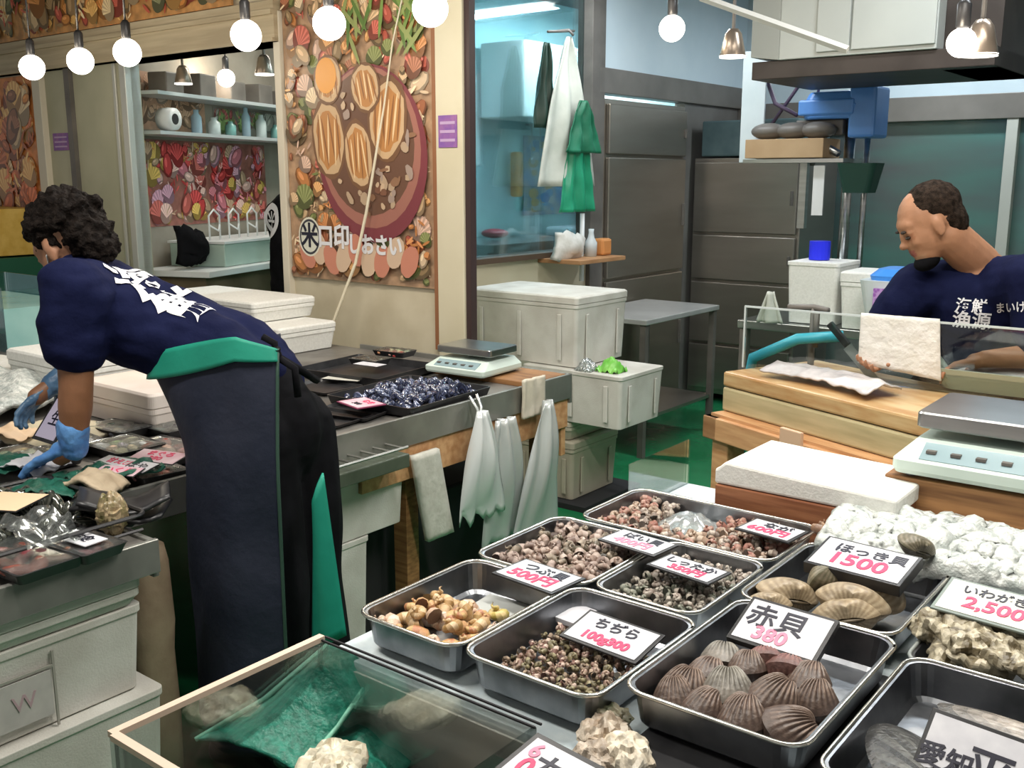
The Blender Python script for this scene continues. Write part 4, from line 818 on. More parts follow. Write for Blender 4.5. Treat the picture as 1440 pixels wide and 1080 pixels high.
for px, py, sx, sy, an, ln, pm, lb in ((222, 640, .15, .07, .3, (('まぐろ', 0, .2, .03, INKR, .0005), ('380', 0, -.2, .03, INKR, .0005)), 'pink_card', 'pink card with red writing on the pack beside the apron'), (168, 648, .14, .05, .15, (('甘えび', 0, 0, .03, INKR, .0005),), 'card_white', 'narrow white card with red writing behind the near forearm'),
        (95, 622, .10, .05, -.2, (('サザエ', 0, 0, .03, INKB, .0004),), 'card_white', 'small white card left of the near forearm'), (205, 672, .12, .05, .4, (('いくら', 0, 0, .03, INKR, .0004),), 'pink_card', 'pinkish card lying right of the near gloved hand'), (240, 668, .10, .06, .2, (('ほや', 0, 0, .035, INKB, .0004),), 'card_white', 'white card half hidden behind the apron edge')):
    w_, u_ = G(px, py, .86); card(lb, min(w_, -2.35), u_, .856, sx, sy, an, tilt=.15, border=.003, thick=.002, lines=ln, paper=MATS[pm])
for i, (px, py) in enumerate(((0, 660), (45, 662), (10, 618), (60, 700))):
    w_, u_ = G(px, py, .83); b = B(); b.sheet(lambda a, c: ((a - .5) * .16, (c - .5) * .12, .018 * noise.noise(Vector((a * 6 + i, c * 5, i))) + .02 * math.sin(PI * a)), 14, 10, .003)
    single(b, 'plastic_sheet', [MATS['dark_green_plastic_sheet'], CARDW, MATS['peach_card'] if 'peach_card' in MATS else CARDW, MATS['dark_green_plastic_sheet']][i], ['dark green plastic scrap at the left edge beside the wire tray', 'white crumpled sheet left of the near glove', 'pale crumpled sheet at the left edge below the far glove', 'dark green plastic scrap on the wire tray'][i], 'sheet', (w_, u_, .842), .3 * i, smooth=True)

# ================================================================== BOX STACK AT THE COUNTER END
BIN = mat('beige_bin_plastic', (.40, .36, .28), (.5, .46, .37), 4, .5)
foambox('dirty beige bin on the floor, lowest in the stack at the end of the counter', -3.06, -2.70, 3.94, 4.36, 0.03, .33, .04, BIN, grooves=True)
b = B(); b.box(-3.12, -2.6, 3.9, 4.42, 0, .028); single(b, 'floor_tray', DARK, 'black floor tray under the beige bin', 'tray')
foambox('greyish lid box between the beige bin and the foam boxes', -3.14, -2.72, 3.94, 4.36, .334, .43, .03, BIN, grooves=False)
foambox('open white foam box holding a green bag, jutting out in the middle of the stack', -3.0, -2.42, 3.92, 4.32, .434, .69, 0, FOAMD, grooves=True)
foambox('big lidded white foam box on top of the stack before the kitchen window', -3.40, -2.70, 3.96, 4.42, .694, 1.04, .04, FOAMD, grooves=True)
b = B(); b.sheet(lambda a, c: ((a - .5) * .12, (c - .5) * .1, .06 * math.sin(PI * a) * math.sin(PI * c) + .03 * noise.noise(Vector((a * 6, c * 6, 0)))), 14, 14, .003); single(b, 'green_bag', mat('lime_plastic', (.12, .45, .05), (.25, .6, .12), 8, .3), 'bright green crumpled bag on the open white foam box', 'bag', (-2.54, 4.02, .695), smooth=True)
b = B(); b.sheet(lambda a, c: ((a - .5) * .09, (c - .5) * .1, .05 * math.sin(PI * a) * math.sin(PI * c) + .03 * noise.noise(Vector((a * 8, c * 6, 5)))), 14, 14, .003); single(b, 'clear_bag', FILM, 'small clear bag left of the green bag', 'bag', (-2.65, 3.98, .695), smooth=True)

# ================================================================== KITCHEN SIDE
def fridge(label, loc, ang, w, d, h, doors, m=DSTEEL):
    t = thing('steel_refrigerator', label, 'refrigerator', loc, ang); b = B(); b.box(-w / 2, w / 2, 0, d, .06, h); part(b, 'cabinet', m, t, .006)
    for i, (a0, a1) in enumerate(doors):
        b = B(); b.box(-w / 2 + .02, w / 2 - .02, -.03, -.002, a0, a1); dr = part(b, 'door', m, t, .006)
        b = B(); b.box(w / 2 - .06, w / 2 - .045, -.05, -.03, a0 + (a1 - a0) * .4, a0 + (a1 - a0) * .6); part(b, 'handle', GREY, dr, .002)
    for x in (-w / 2 + .06, w / 2 - .06): b = B(); b.cyl((x, .06, 0), (x, .06, .06), .02, n=10); part(b, 'foot', GREY, t)
    return t
# tall one stands in the wall w=-3.5 facing +w
fridge('tall brown-grey steel refrigerator behind the steel table, with a shining upper panel', (W0 + .02, 5.88, 0), PI / 2, 1.02, .06, 2.07, ((.1, .95), (.97, 1.72), (1.74, 2.04)), mat('warm_brushed_steel', (.36, .32, .27), (.42, .38, .33), 2, .3, .85, stretch=(.6, .6, 3)))
fridge('lower four-drawer steel refrigerator in the kitchen corner left of the blue machine', (-3.08, 6.55, 0), 0, .80, .62, 1.73, ((.1, .42), (.44, .87), (.89, 1.20), (1.22, 1.70)))
b = B(); b.box(-3.42, -2.72, 6.53, 7.1, 1.74, 1.98); single(b, 'storage_box', mat('dark_teal_box', (.05, .09, .10), (.09, .14, .15), 6, .5), 'dark grey-teal box on top of the four-drawer refrigerator', 'box', bevel=.01)
t = thing('steel_table', 'narrow steel side table in front of the tall refrigerator', 'table', (-3.14, 5.45, 0)); b = B(); b.box(-.27, .27, -.55, .35, .78, .81); part(b, 'table_top', mat('worn_light_steel', (.45, .45, .44), (.55, .55, .54), 4, .3, .4), t, .004)
b = B(); b.box(-.25, .25, -.53, .33, .22, .24); part(b, 'lower_shelf', DSTEEL, t)
for x in (-.24, .24):
    for y in (-.52, .32): b = B(); b.box(x - .018, x + .018, y - .018, y + .018, 0, .78); part(b, 'leg', GREY, t)
# hanging aprons on the window post
def hung(label, w_, u_, z0, z1, wd, m, name='hanging_apron', top=.03, seed=0, dz=0):
    b = B()
    def fn(a, c):
        q = top + (wd - top) * (1 - c) ** .7; return (.02 * math.sin(a * 16 + seed) * (1 - .5 * c) + .02 * noise.noise(Vector((a * 4, c * 3, seed))), (a - .5) * q, (z1 - z0) * c)
    b.sheet(fn, 30, 20, .006); return single(b, name, m, label, 'apron', (w_, u_, z0), smooth=True)
def pwx(px, py, w_): u_, z = PW(px, py, w_); return u_, z
WC = mat('off_white_cloth', (.50, .52, .46), (.64, .65, .58), 6, .8, bump=.3, bscale=14); GC = mat('deep_green_cloth', (.01, .12, .06), (.02, .2, .11), 5, .5, bump=.3, bscale=14)
hung('off-white apron hanging inside before the kitchen window', W0 + .10, pwx(800, 60, W0 + .1)[0], pwx(800, 262, W0 + .1)[1], pwx(800, 52, W0 + .1)[1], .62, WC, seed=1)
hung('dark green rubber apron hanging left of the off-white one', W0 + .07, pwx(775, 60, W0 + .1)[0], pwx(775, 180, W0 + .1)[1], pwx(790, 62, W0 + .1)[1], .26, mat('black_green_rubber', (.01, .03, .02), (.02, .05, .035), 5, .4), seed=2)
hung('folded green cloth hanging on the window post', W0 + .16, pwx(823, 60, W0 + .16)[0], pwx(823, 215, W0 + .16)[1], pwx(823, 142, W0 + .16)[1], .36, GC, 'hanging_cloth', .06, 3)
hung('long bright green apron hanging lowest on the window post', W0 + .13, pwx(815, 60, W0 + .13)[0], pwx(812, 298, W0 + .13)[1], pwx(812, 200, W0 + .13)[1], .32, mat('bright_green_rubber', (.01, .22, .11), (.03, .36, .2), 4, .3), seed=4, top=.14)
b = B(); u_, z = pwx(800, 50, W0 + .1); b.tube([(W0 + .02, u_, z + .03), (W0 + .10, u_, z + .03), (W0 + .13, u_, z)], .008, 6); b.tube([(W0 + .1, u_ - .2, z + .0), (W0 + .1, u_ + .05, z + .03)], .008, 6); single(b, 'wall_hook', GREY, 'dark hook rail carrying the aprons at the top of the window', 'hook', smooth=True)
b = B(); u_, z = pwx(819, 300, W0 + .12); u2, z2 = pwx(819, 395, W0 + .12); b.cyl((W0 + .12, u_, z), (W0 + .12, u_, z2), .014, n=8); single(b, 'broom', WHITE, 'white pole handle standing below the green apron', 'pole', smooth=True)
# seen through the window
CBW = mat('pale_cabinet', (.60, .68, .66), (.66, .74, .72), 3, .5)
b = B(); b.box(-4.9, -4.5, 5.9, 7.6, 2.02, 2.55); single(b, 'wall_cabinet', CBW, 'pale wall cabinet high up behind the kitchen window', 'cabinet', bevel=.01)
b = B(); b.box(-4.93, -4.3, 5.3, 8.6, 1.1, 1.15); b.box(-4.93, -4.35, 5.3, 8.6, 0, 1.1); single(b, 'kitchen_worktop', STEEL, 'steel kitchen worktop behind the window', 'worktop')
POSTB = [(.12, .2, .42), (.2, .35, .55), (.55, .35, .15), (.3, .45, .6), (.5, .5, .5), (.1, .14, .3)]
t = thing('poster', 'blue and orange poster on the kitchen back wall behind the window', 'poster', (-4.93, 7.0, 1.30)); b = B(); b.box(0, .01, -.55, .55, 0, .62); part(b, 'sheet', mat('blue_print', (.15, .25, .45), (.45, .40, .35), 9, .4), t)
b = B(); r_ = random.Random(4)
for i in range(70):
    y, z, r = r_.uniform(-.5, .5), r_.uniform(.04, .58), r_.uniform(.02, .08); b.cur = r_.choice(POSTB); k = len(b.v); n = 8
    y = min(max(y, -.5 + r), .5 - r); z = min(max(z, r), .61 - r)
    b.v += [(.0112 + i * .00003, y + r * math.cos(2 * PI * q / n) * 1.2 * .8, z + r * .6 * math.sin(2 * PI * q / n)) for q in range(n)]; b.face(range(k, k + n))
part(b, 'printed_picture', VP, t)
t = thing('utensil_rack', 'rack of steel ladles hanging on the kitchen back wall above the blue poster', 'rack', (-4.90, 6.9, 2.0)); b = B(); b.cyl((0, -.45, 0), (0, .45, 0), .008, n=6); part(b, 'rail', STEEL, t)
for i in range(8): b = B(); y = -.4 + .11 * i; b.tube([(.02, y, 0), (.02, y, -.24 - .03 * (i % 3))], .007, 5); b.ell((.03, y, -.27 - .03 * (i % 3)), (.012, .03, .035), 10, 6); part(b, 'ladle', STEEL, t, smooth=True)
b = B(); b.box(-.04, .04, -.04, .04, 0, .34); u_ = 6.28; single(b, 'orange_roll', mat('orange_paper', (.7, .28, .06), (.8, .42, .15), 8, .5), 'orange roll of film standing left of the blue kitchen poster', 'roll', (-4.86, u_, 1.45), bevel=.02)
b = B(); b.ell((0, 0, 0), (.10, .10, .035)); single(b, 'red_ladle', mat('dark_red_plastic', (.30, .03, .05), rough=.4), 'dark red bowl low behind the left side of the window', 'bowl', (-4.65, 5.75, 1.20), smooth=True)
b = B(); b.box(-.2, .2, -.16, .16, 0, .07); single(b, 'steel_sink', mat('pale_steel', (.6, .7, .75), rough=.25, metal=.6), 'shiny steel basin on the worktop behind the window', 'basin', (-4.5, 6.6, 1.152), bevel=.02)
SILL = mat('orange_sill_board', (.36, .18, .08), (.46, .25, .12), 5, .5)
b = B(); b.box(W0 + .0, W0 + .30, 4.72, 5.20, 1.115, 1.14); single(b, 'sill_board', SILL, 'orange wooden ledge under the window behind the top foam box', 'shelf', bevel=.003)
u_, z = pwx(762, 372, W0 + .16)
b = B(); b.sheet(lambda a, c: (.05 * math.sin(PI * a) * math.sin(PI * c), (a - .5) * .24 + .05 * c, c * .15 * (1 - .3 * a) + .02 * noise.noise(Vector((a * 6, c * 6, 1)))), 14, 10, .05); single(b, 'wrapped_packet', mat('grey_white_paper', (.52, .5, .45), (.66, .64, .6), 14, .6, bump=.3), 'crumpled grey-white packet leaning on the window ledge', 'packet', (W0 + .14, 4.80, 1.142), smooth=True)
b = B(); b.lathe([(.035, 0), (.037, .08), (.02, .11), (.015, .14), (.017, .16)], 16); single(b, 'spray_bottle', mat('clear_white_bottle', (.55, .6, .62), rough=.25), 'pale bottle right of the crumpled packet on the window ledge', 'bottle', (W0 + .17, 5.02, 1.141), smooth=True)
b = B(); b.box(-.04, .04, -.05, .05, 0, .10); single(b, 'small_jar', mat('orange_jar', (.6, .25, .08), rough=.4), 'small orange jar right of the pale bottle on the window ledge', 'jar', (W0 + .17, 5.14, 1.141), bevel=.015)
# hanging cupboard / hood
t = thing('hanging_cupboard', 'white hanging cupboard with dark underside at the top right', 'cupboard', (0, 0, 0)); b = B(); b.box(-2.03, -1.33, 4.6, 5.3, 2.13, 2.95); part(b, 'body', mat('cupboard_white', (.48, .50, .47), (.54, .56, .52), 3, .45), t, .004)
for x0, x1 in ((-1.85, -1.70), (-1.69, -1.335)): b = B(); b.box(x0, x1, 4.585, 4.60, 2.15, 2.94); part(b, 'door', mat('cupboard_white', (1, 1, 1)), t, .003)
b = B(); b.prism([(-2.17, 2.95), (-2.17, 2.15), (-2.03, 2.13), (-2.03, 2.95)], 4.6, 5.3, 'y'); part(b, 'side_panel', mat('cupboard_side', (.38, .39, .36), rough=.5), t, .003)
b = B(); b.box(-2.17, -1.10, 4.62, 5.35, 2.05, 2.13); b.box(-1.33, -1.10, 4.7, 5.35, 2.05, 2.4); part(b, 'hood_base', mat('dark_brown_metal', (.035, .025, .02), (.06, .045, .038), 5, .5), t, .003)
b = B(); b.box(-.07, .07, 0, .015, 0, .60); single(b, 'hanging_sheet', mat('translucent_white_sheet', (.55, .62, .64), (.64, .7, .72), 4, .5), 'narrow white vertical panel hanging left of the blue machine', 'panel', (-2.52, 5.4, 1.68), bevel=.003)
# blue machine on a steel column
t = thing('blue_machine', 'blue motor machine on a tall steel column behind the chopping table', 'machine', (-1.98, 5.45, 1.0)); MB_ = mat('blue_enamel', (.08, .24, .66), (.12, .32, .75), 4, .35)
b = B(); b.box(-.25, .05, -.12, .12, .92, 1.0); b.loft([rrect(.30, .22, .05, .90, cx=-.08), rrect(.32, .24, .05, .97, cx=-.08), rrect(.26, .2, .05, 1.04, cx=-.08)]); part(b, 'motor_cover', MB_, t, .01)
b = B(); b.box(.02, .16, -.11, .11, .80, 1.06); part(b, 'motor_housing', MB_, t, .015)
b = B(); b.cyl((.0, 0, .02), (.0, 0, .92), .028, n=14); b.cyl((.08, .04, .02), (.08, .04, .85), .016, n=10); part(b, 'column', STEEL, t, smooth=True)
b = B(); b.lathe([(.06, 0), (.06, .03), (.035, .05), (.03, .12)], 16); part(b, 'base_collar', GREY, t)
b = B(); b.box(-.28, -.02, -.06, .06, .82, .90); b.cyl((-.2, 0, .82), (-.2, 0, .66), .03, .015, 12); part(b, 'cutter_head', GREY, t, .006)
b = B(); b.tube([(-.16, -.06, .86), (-.1, -.08, .76), (-.02, -.1, .72)], .02, 8); part(b, 'arm', STEEL, t, smooth=True)
b = B(); b.tube([(-.30, 0, .93), (-.44, .02, 1.0), (-.5, .04, 1.12)], .012, 6); b.tube([(-.2, 0, 1.0), (-.16, 0, 1.2), (-.12, .02, 1.4)], .008, 6); b.tube([(-.5, .04, .84), (-.3, .02, 1.1), (-.26, .02, 1.4)], .010, 6); part(b, 'cable', mat('cable_purple', (.10, .07, .12), rough=.5), t, smooth=True)
b = B(); b.loft([rrect(.14, .14, .03, 0), rrect(.20, .18, .03, .15), rrect(.19, .17, .03, .15), rrect(.13, .13, .02, .01)]); single(b, 'hanging_basket', mat('dark_green_basket', (.01, .05, .035), rough=.5), 'dark green basket hanging on the column of the blue machine', 'basket', (-1.86, 5.30, 1.52))
b = B(); b.box(-.22, .22, -.12, .12, 0, .10); single(b, 'cardboard_box', mat('cardboard', (.40, .26, .14), (.48, .33, .19), 4, .7), 'flat open cardboard box on the shelf left of the machine column', 'box', (-2.27, 5.38, 1.70), bevel=.003)
b = B(); b.box(-.26, .30, -.14, .14, 0, .02); b.box(.02, .06, -.02, .02, -.35, 0); single(b, 'machine_shelf', STEEL, 'steel shelf carrying the cardboard box beside the machine', 'shelf', (-2.24, 5.40, 1.675))
for i in range(3):
    b = B(); b.ell((0, 0, 0), (.10, .07, .045)); single(b, 'tool_bundle', GREY, ['dark hose coil on the left of the cardboard box', 'dark hose coil in the middle of the cardboard box', 'dark hose coil on the right of the cardboard box'][i], 'hose', (-2.40 + .14 * i, 5.36, 1.845), smooth=True)
b = B(); b.box(-.03, .03, 0, .01, 0, .26); single(b, 'hanging_tag', WHITE, 'pale strip hanging under the machine shelf', 'tag', (-2.08, 5.3, 1.40))
# table behind the chopping table with white container and cartons
t = thing('back_table', 'steel table behind the chopping table carrying the white boxes', 'table', (-1.75, 5.0, 0)); b = B(); b.box(-.45, .65, -.35, .6, .86, .90); part(b, 'table_top', STEEL, t, .003)
for x in (-.42, .62):
    for y in (-.32, .57): b = B(); b.box(x - .02, x + .02, y - .02, y + .02, 0, .86); part(b, 'leg', GREY, t)
foambox('white foam carton with faint print, left of the blue lidded tub', -1.98, -1.72, 4.70, 5.0, .903, 1.20, 0, FOAM, grooves=False)
foambox('white foam carton with a loose lid, between the plain one and the tub', -1.70, -1.55, 4.66, 4.94, .903, 1.17, .05, FOAM, grooves=False)
t = thing('plastic_tub', 'frosted plastic tub with blue lid and purple label beside the bald worker', 'tub', (-1.40, 4.62, .903)); b = B(); b.loft([rrect(.20, .26, .03, 0), rrect(.30, .30, .04, .25)]); part(b, 'body', mat('frosted_plastic', (.56, .62, .62), (.64, .7, .7), 4, .35), t)
b = B(); b.loft([rrect(.20, .24, .04, .25, cx=-.01), rrect(.21, .25, .04, .27, cx=-.01), rrect(.15, .2, .04, .30, cx=-.01)]); part(b, 'lid', mat('bright_blue_plastic', (.05, .26, .75), rough=.35), t, label='blue lid')
b = B(); b.box(-.07, .03, -.17, -.155, .13, .22); part(b, 'purple_label', mat('purple_label', (.30, .10, .42), (.5, .3, .6), 60, .5, kind='voronoi'), t, label='purple and pink label')
b = B(); b.lathe([(.05, 0), (.05, .09), (.046, .09)], 18); single(b, 'blue_tub', mat('deep_blue_plastic', (.02, .03, .75), rough=.3), 'small deep blue tub on the left white carton', 'tub', (-1.88, 4.86, 1.203), smooth=False)
b = B(); b.sheet(lambda a, c: ((a - .5) * .13 * (1 - c * .85), .02 * math.sin(a * 9), c * .15), 10, 10, .012); single(b, 'white_towel', WC, 'pointed folded white towel standing left of the white cartons', 'towel', (-2.03, 4.64, .902), smooth=True)
# chopping table
CT = thing('chopping_table', 'orange wooden table carrying the thick chopping block', 'table', (-1.58, 3.20, 0), R(-22))
b = B(); b.box(0, 1.5, -.06, .04, .70, .78); b.box(0, 1.5, .40, .48, .70, .78); b.box(0, .07, -.06, .48, .70, .78); b.box(1.43, 1.5, -.06, .48, .70, .78); part(b, 'frame', WOOD, CT, .004)
for x, y in ((.03, -.02), (.03, .42), (1.42, -.02), (1.42, .42), (.28, .42)): b = B(); b.box(x, x + .08, y - .02, y + .06, 0, .72); part(b, 'leg', WOOD, CT, .004)
b = B(); b.box(.02, 1.48, -.04, .46, .775, .79); part(b, 'top_board', WOOD, CT)
b = B(); b.box(.385, .475, -.075, -.06, .76, .82); part(b, 'wooden_clip', mat('pale_pink_wood', (.66, .44, .30), rough=.6), CT, .003)
CB = thing('chopping_block', 'thick worn chopping block with orange stained top behind the clear guard', 'chopping block', (-1.555, 3.225, .791), R(-22))
b = B(); b.box(0, 1.42, -.02, .44, 0, .085); part(b, 'lower_slab', BLOCK, CB, .008); b = B(); b.box(0, 1.42, -.02, .44, .088, .14); part(b, 'upper_slab', mat('orange_block_top', (.42, .22, .08), (.58, .42, .22), 5, .35, stretch=(1, 4, 6)), CB, .008)
t = thing('guard_screen', 'clear acrylic guard standing along the chopping block', 'screen', (0, 0, 0)); b = B(); b.box(-1.53, -.30, 3.30, 3.306, .935, 1.15); part(b, 'pane', GLASS, t)
b = B(); b.box(-1.53, -.30, 3.298, 3.308, 1.15, 1.156); b.box(-1.536, -1.53, 3.298, 3.308, .935, 1.156); part(b, 'edge_strip', mat('acrylic_edge', (.55, .6, .6), rough=.3), t)
b = B(); b.sheet(lambda a, c: (.245 * a + .015 * (1 - c) * 0 + (.02 * (1 - c) if a > .5 else 0), -.01 + .006 * noise.noise(Vector((a * 6, c * 5, 0))), .165 * c - .03 * (1 - c) * a), 16, 12, .008); single(b, 'white_cloth', mat('terry_cloth', (.72, .70, .64), (.78, .76, .72), 30, .9, bump=.5, bscale=60), 'white cloth hung over the clear guard in front of the bald worker', 'cloth', (-1.12, 3.30, 1.0), smooth=True)
b = B(); b.sheet(lambda a, c: (-.2 + .45 * a, -.08 + .16 * c + .04 * math.sin(a * 3), .02 + .02 * math.sin(PI * c) + .012 * noise.noise(Vector((a * 10, c * 5, 1)))), 26, 10, .006); single(b, 'fish_fillet', mat('silver_fish', (.42, .40, .40), (.64, .60, .60), 9, .2, bump=.3), 'long silvery fish lying on the chopping block', 'fish', (-1.20, 3.18, .935), R(-22), smooth=True)
t = thing('kitchen_knife', 'kitchen knife with dark handle behind the clear guard', 'knife', (-1.21, 3.40, 1.02), 0); t.rotation_euler.rotate_axis('Y', .8); b = B(); b.prism([(0, 0), (.16, .0), (.18, .03), (.0, .035)], -.001, .001, 'y'); part(b, 'blade', STEEL, t); b = B(); b.box(-.10, 0, -.009, .009, .008, .032); part(b, 'handle', BLACKP, t, .004)
t = thing('water_tap', 'dark tap with spout behind the left part of the clear guard', 'tap', (-1.37, 3.52, .80)); b = B(); b.cyl((0, 0, 0), (0, 0, .34), .012, n=10); b.tube([(-.09, -.02, .335), (.0, 0, .34), (.06, -.02, .335)], .012, 8); b.cyl((.02, -.02, .33), (.02, -.02, .20), .011, n=10); part(b, 'pipe', GREY, t, smooth=True)
b = B(); b.tube([(-1.62, 3.48, .40), (-1.60, 3.48, .80), (-1.55, 3.42, .95), (-1.40, 3.46, 1.03), (-1.25, 3.5, 1.05)], .02, 10); b2 = single(b, 'blue_hose', mat('teal_hose', (.03, .30, .42), (.06, .40, .5), 4, .35), 'teal hose curling over the left end of the chopping block', 'hose', smooth=True)
t = thing('glass_bowl', 'pale green tray of fish behind the guard at the right edge', 'bowl', (-.72, 3.46, .94), 0); b = B(); b.loft([rrect(.30, .26, .05, 0), rrect(.42, .34, .07, .07), rrect(.40, .32, .07, .07), rrect(.29, .25, .05, .01)]); part(b, 'bowl_body', mat('pale_green_glass', (.42, .5, .42), rough=.2), t)
b = B(); b.ell((0, 0, .045), (.14, .1, .03)); part(b, 'contents', mat('silver_fish', (.5, .5, .5)), t, smooth=True)
b = B(); b.loft([rrect(.26, .22, .04, 0), rrect(.36, .28, .05, .30)]); single(b, 'green_bucket', mat('cloudy_green_plastic', (.30, .40, .30), (.4, .5, .38), 4, .4), 'cloudy pale green tub between the chopping table and the near scale', 'bucket', (-.86, 2.72, .38))
b = B(); b.box(-.2, .2, -.15, .15, 0, .375); single(b, 'plinth_crate', mat('teal_crate', (.02, .14, .10), rough=.5), 'dark green crate under the cloudy tub', 'crate', (-.86, 2.72, 0), bevel=.005)
# ceiling track, spots and bare tube
t = thing('ceiling_track', 'pale lighting track running diagonally below the ceiling at upper right', 'track', (0, 0, 0)); b = B(); b.tube([K(985, -4, 3.6), K(1192, 70, 3.6)], .014, 4); part(b, 'rail', mat('track_white', (.55, .55, .52), rough=.4), t)
for nm, lb, px, py, u_, d in (('spot_lamp', 'spot lamp with bright rim left of the hanging cupboard', 1030, 80, 4.0, -.02), ('spot_lamp', 'spot lamp with bright rim right of the hanging cupboard', 1378, 78, 3.6, .02), ('spot_lamp', 'small spot lamp seen in the opening above the shelf', 258, 118, 3.9, 0), ('spot_lamp', 'small bright tilted spot lamp at the upper right of the opening', 372, 105, 3.9, 0)):
    w_, z = PU(px, py, u_); t = thing(nm, lb, 'lamp', (w_, u_, z)); r = .055
    b = B(); b.lathe([(.02, .11), (.035, .09), (r, 0), (r * .96, -.004), (.03, .08)], 20); part(b, 'shade', mat('lamp_housing', (.30, .24, .19), rough=.3, metal=.7), t, smooth=True); b = B(); b.lathe([(r * .72, .005), (r * .98, -.004), (r, .004)], 20); part(b, 'lit_ring', mat('lit_ring', (1, 1, .9), emit=(1, .95, .85), es=3), t, smooth=True)
    b = B(); b.cyl((0, 0, .1), (0, 0, 2.95 - z), .008, n=6); part(b, 'stem', GREY, t)
t = thing('tube_lamp', 'bright ceiling tube behind the round bulb above the kitchen wall', 'lamp', (0, 0, 0)); b = B(); w1, z1 = PU(955, 28, 4.6); w2, z2 = PU(1035, 52, 5.6); b.cyl((w1, 4.6, z1), (w2, 5.6, z2), .018, n=8); part(b, 'tube', mat('cool_tube', (1, 1, 1), emit=(.85, .95, 1), es=6), t, smooth=True)
b = B(); b.box(-.03, .03, -.01, .01, 0, 2.95 - z1 - .02); part(b, 'bracket', GREY, t); t.children[-1].location = (w1 + .02, 4.65, z1 + .018)

# ================================================================== STALL BEHIND THE OPENING
A2 = R(20)     # this wall runs 20 degrees off the hall's grid
b = B(); b.box(-.08, 0, -.28, 5.5, 0, 2.95); o = struct(b, 'wall_stall', mat('grey_brown_wall', (.24, .21, .17), (.34, .31, .26), 3, .7)); place(o, (-5.98, 3.86, 0), A2)
b = B(); b.box(-9, -3.9, 8.9, 9.0, 0, 2.95); struct(b, 'wall_stall_end', mat('blue_grey_wall', (.22, .26, .28), (.30, .34, .36), 3, .7))
b = B(); b.box(-11, -5.0, 9.0, 9.1, 0, 2.95); struct(b, 'wall_far', WALLC)
def S(x, y):    # stall frame -> hall coordinates
    y -= .3
    return (-5.98 + x * math.cos(A2) - y * math.sin(A2), 3.86 + x * math.sin(A2) + y * math.cos(A2))
t = thing('stall_counter', 'counter with white top seen through the opening', 'counter', (*S(.0, 0), 0), A2); b = B(); b.box(.02, .55, .05, 3.2, .98, 1.02); part(b, 'white_top', WHITE, t, .004); b = B(); b.box(.02, .50, .08, 3.15, 0, .98); part(b, 'front', mat('olive_brown_front', (.10, .075, .04), (.16, .12, .07), 4, .6), t)
for z, nm in ((1.86, 'bright lower shelf in the stall behind the opening'), (2.10, 'upper shelf in the stall behind the opening')):
    b = B(); b.box(.01, .26, .05, 2.9, 0, .022); single(b, 'wall_shelf', mat('shelf_steel', (.6, .64, .66), rough=.3, metal=.3), nm, 'shelf', (*S(0, 0), z), A2)
r_ = random.Random(9)
t = thing('paper_roll', 'white paper roll standing on the bright lower shelf', 'roll', (*S(.2, .22), 1.955), A2); M_ = Matrix.Rotation(PI / 2, 4, 'Y')
b = B(); b.lathe([(.035, -.05), (.068, -.05), (.072, 0), (.068, .05), (.035, .05)], 24, M=M_); part(b, 'paper', WHITE, t, smooth=True); b = B(); b.lathe([(.03, -.052), (.034, -.052), (.034, .052), (.03, .052)], 16, M=M_); part(b, 'core', DARK, t); t.location.z = 1.958
for i in range(9):
    b = B(); h = .10 + .12 * r_.random(); rr = .03 + .015 * r_.random(); b.lathe([(rr, 0), (rr, h * .7), (rr * .5, h * .85), (rr * .5, h)], 12)
    single(b, 'bottle', mat(['jar_blue', 'jar_clear', 'jar_teal'][i % 3], [(.3, .42, .5), (.55, .62, .62), (.18, .38, .36)][i % 3], rough=.2), 'bottle in the row on the bright lower shelf, right of the paper roll', 'bottle', (*S(.14, .60 + .2 * i), 1.884), A2, 'bottles on the lower shelf', smooth=True)
for i in range(5):
    b = B(); b.box(-.07, .07, -.09, .09, 0, .10 + .05 * r_.random()); single(b, 'dark_carton', GREY, 'dark carton in the row on the upper shelf of the stall', 'carton', (*S(.14, .3 + .36 * i), 2.124), A2, 'cartons on the upper shelf', bevel=.008)
def sposter(label, y0, y1, z0, z1, pal, seed, n, base):
    t = thing('stall_poster', label, 'poster', (*S(.004, (y0 + y1) / 2), z0), A2 - PI / 2 + PI); t.rotation_euler = (0, 0, A2 - AX + PI / 2); h = (y1 - y0) / 2
    b = B(); b.box(-h, h, 0, .008, 0, z1 - z0); part(b, 'backing_board', mat('poster_base_%d' % seed, base, tuple(q * 1.6 for q in base), 12, .4), t)
    b, y = art(t, -h, h, 0, z1 - z0, pal, seed, n, r0=.02, r1=.09); b.v = [(p[0], p[1] - .001, p[2]) for p in b.v]; part(b, 'printed_picture', VP, t)
sposter('red and pink seafood poster below the shelf in the stall', .04, 1.65, 1.28, 1.84, [(.55, .06, .06), (.6, .2, .25), (.7, .45, .4), (.5, .12, .1), (.6, .4, .1), (.45, .3, .2), (.55, .3, .4)], 21, 200, (.25, .1, .08))
sposter('brown picture panel above the bright shelf in the stall', .1, .9, 1.90, 2.26, [(.45, .28, .18), (.35, .2, .12), (.5, .38, .3)], 22, 60, (.35, .2, .13))
sposter('small green and red dish picture on the wall above the shelf', 1.0, 1.9, 1.96, 2.09, [(.2, .3, .1), (.4, .1, .1), (.4, .4, .35)], 23, 50, (.16, .14, .12))
t = thing('glass_display_case', 'pale green glass case on the white stall counter', 'case', (*S(.25, 1.35), 1.022), A2); b = B(); b.box(-.2, .22, -1.0, 1.0, 0, .15); part(b, 'glass_box', mat('pale_green_case', (.38, .5, .44), (.45, .57, .5), 3, .15), t, .006)
b = B(); b.box(-.21, .23, -1.01, 1.01, .15, .165); part(b, 'top_frame', WHITE, t)
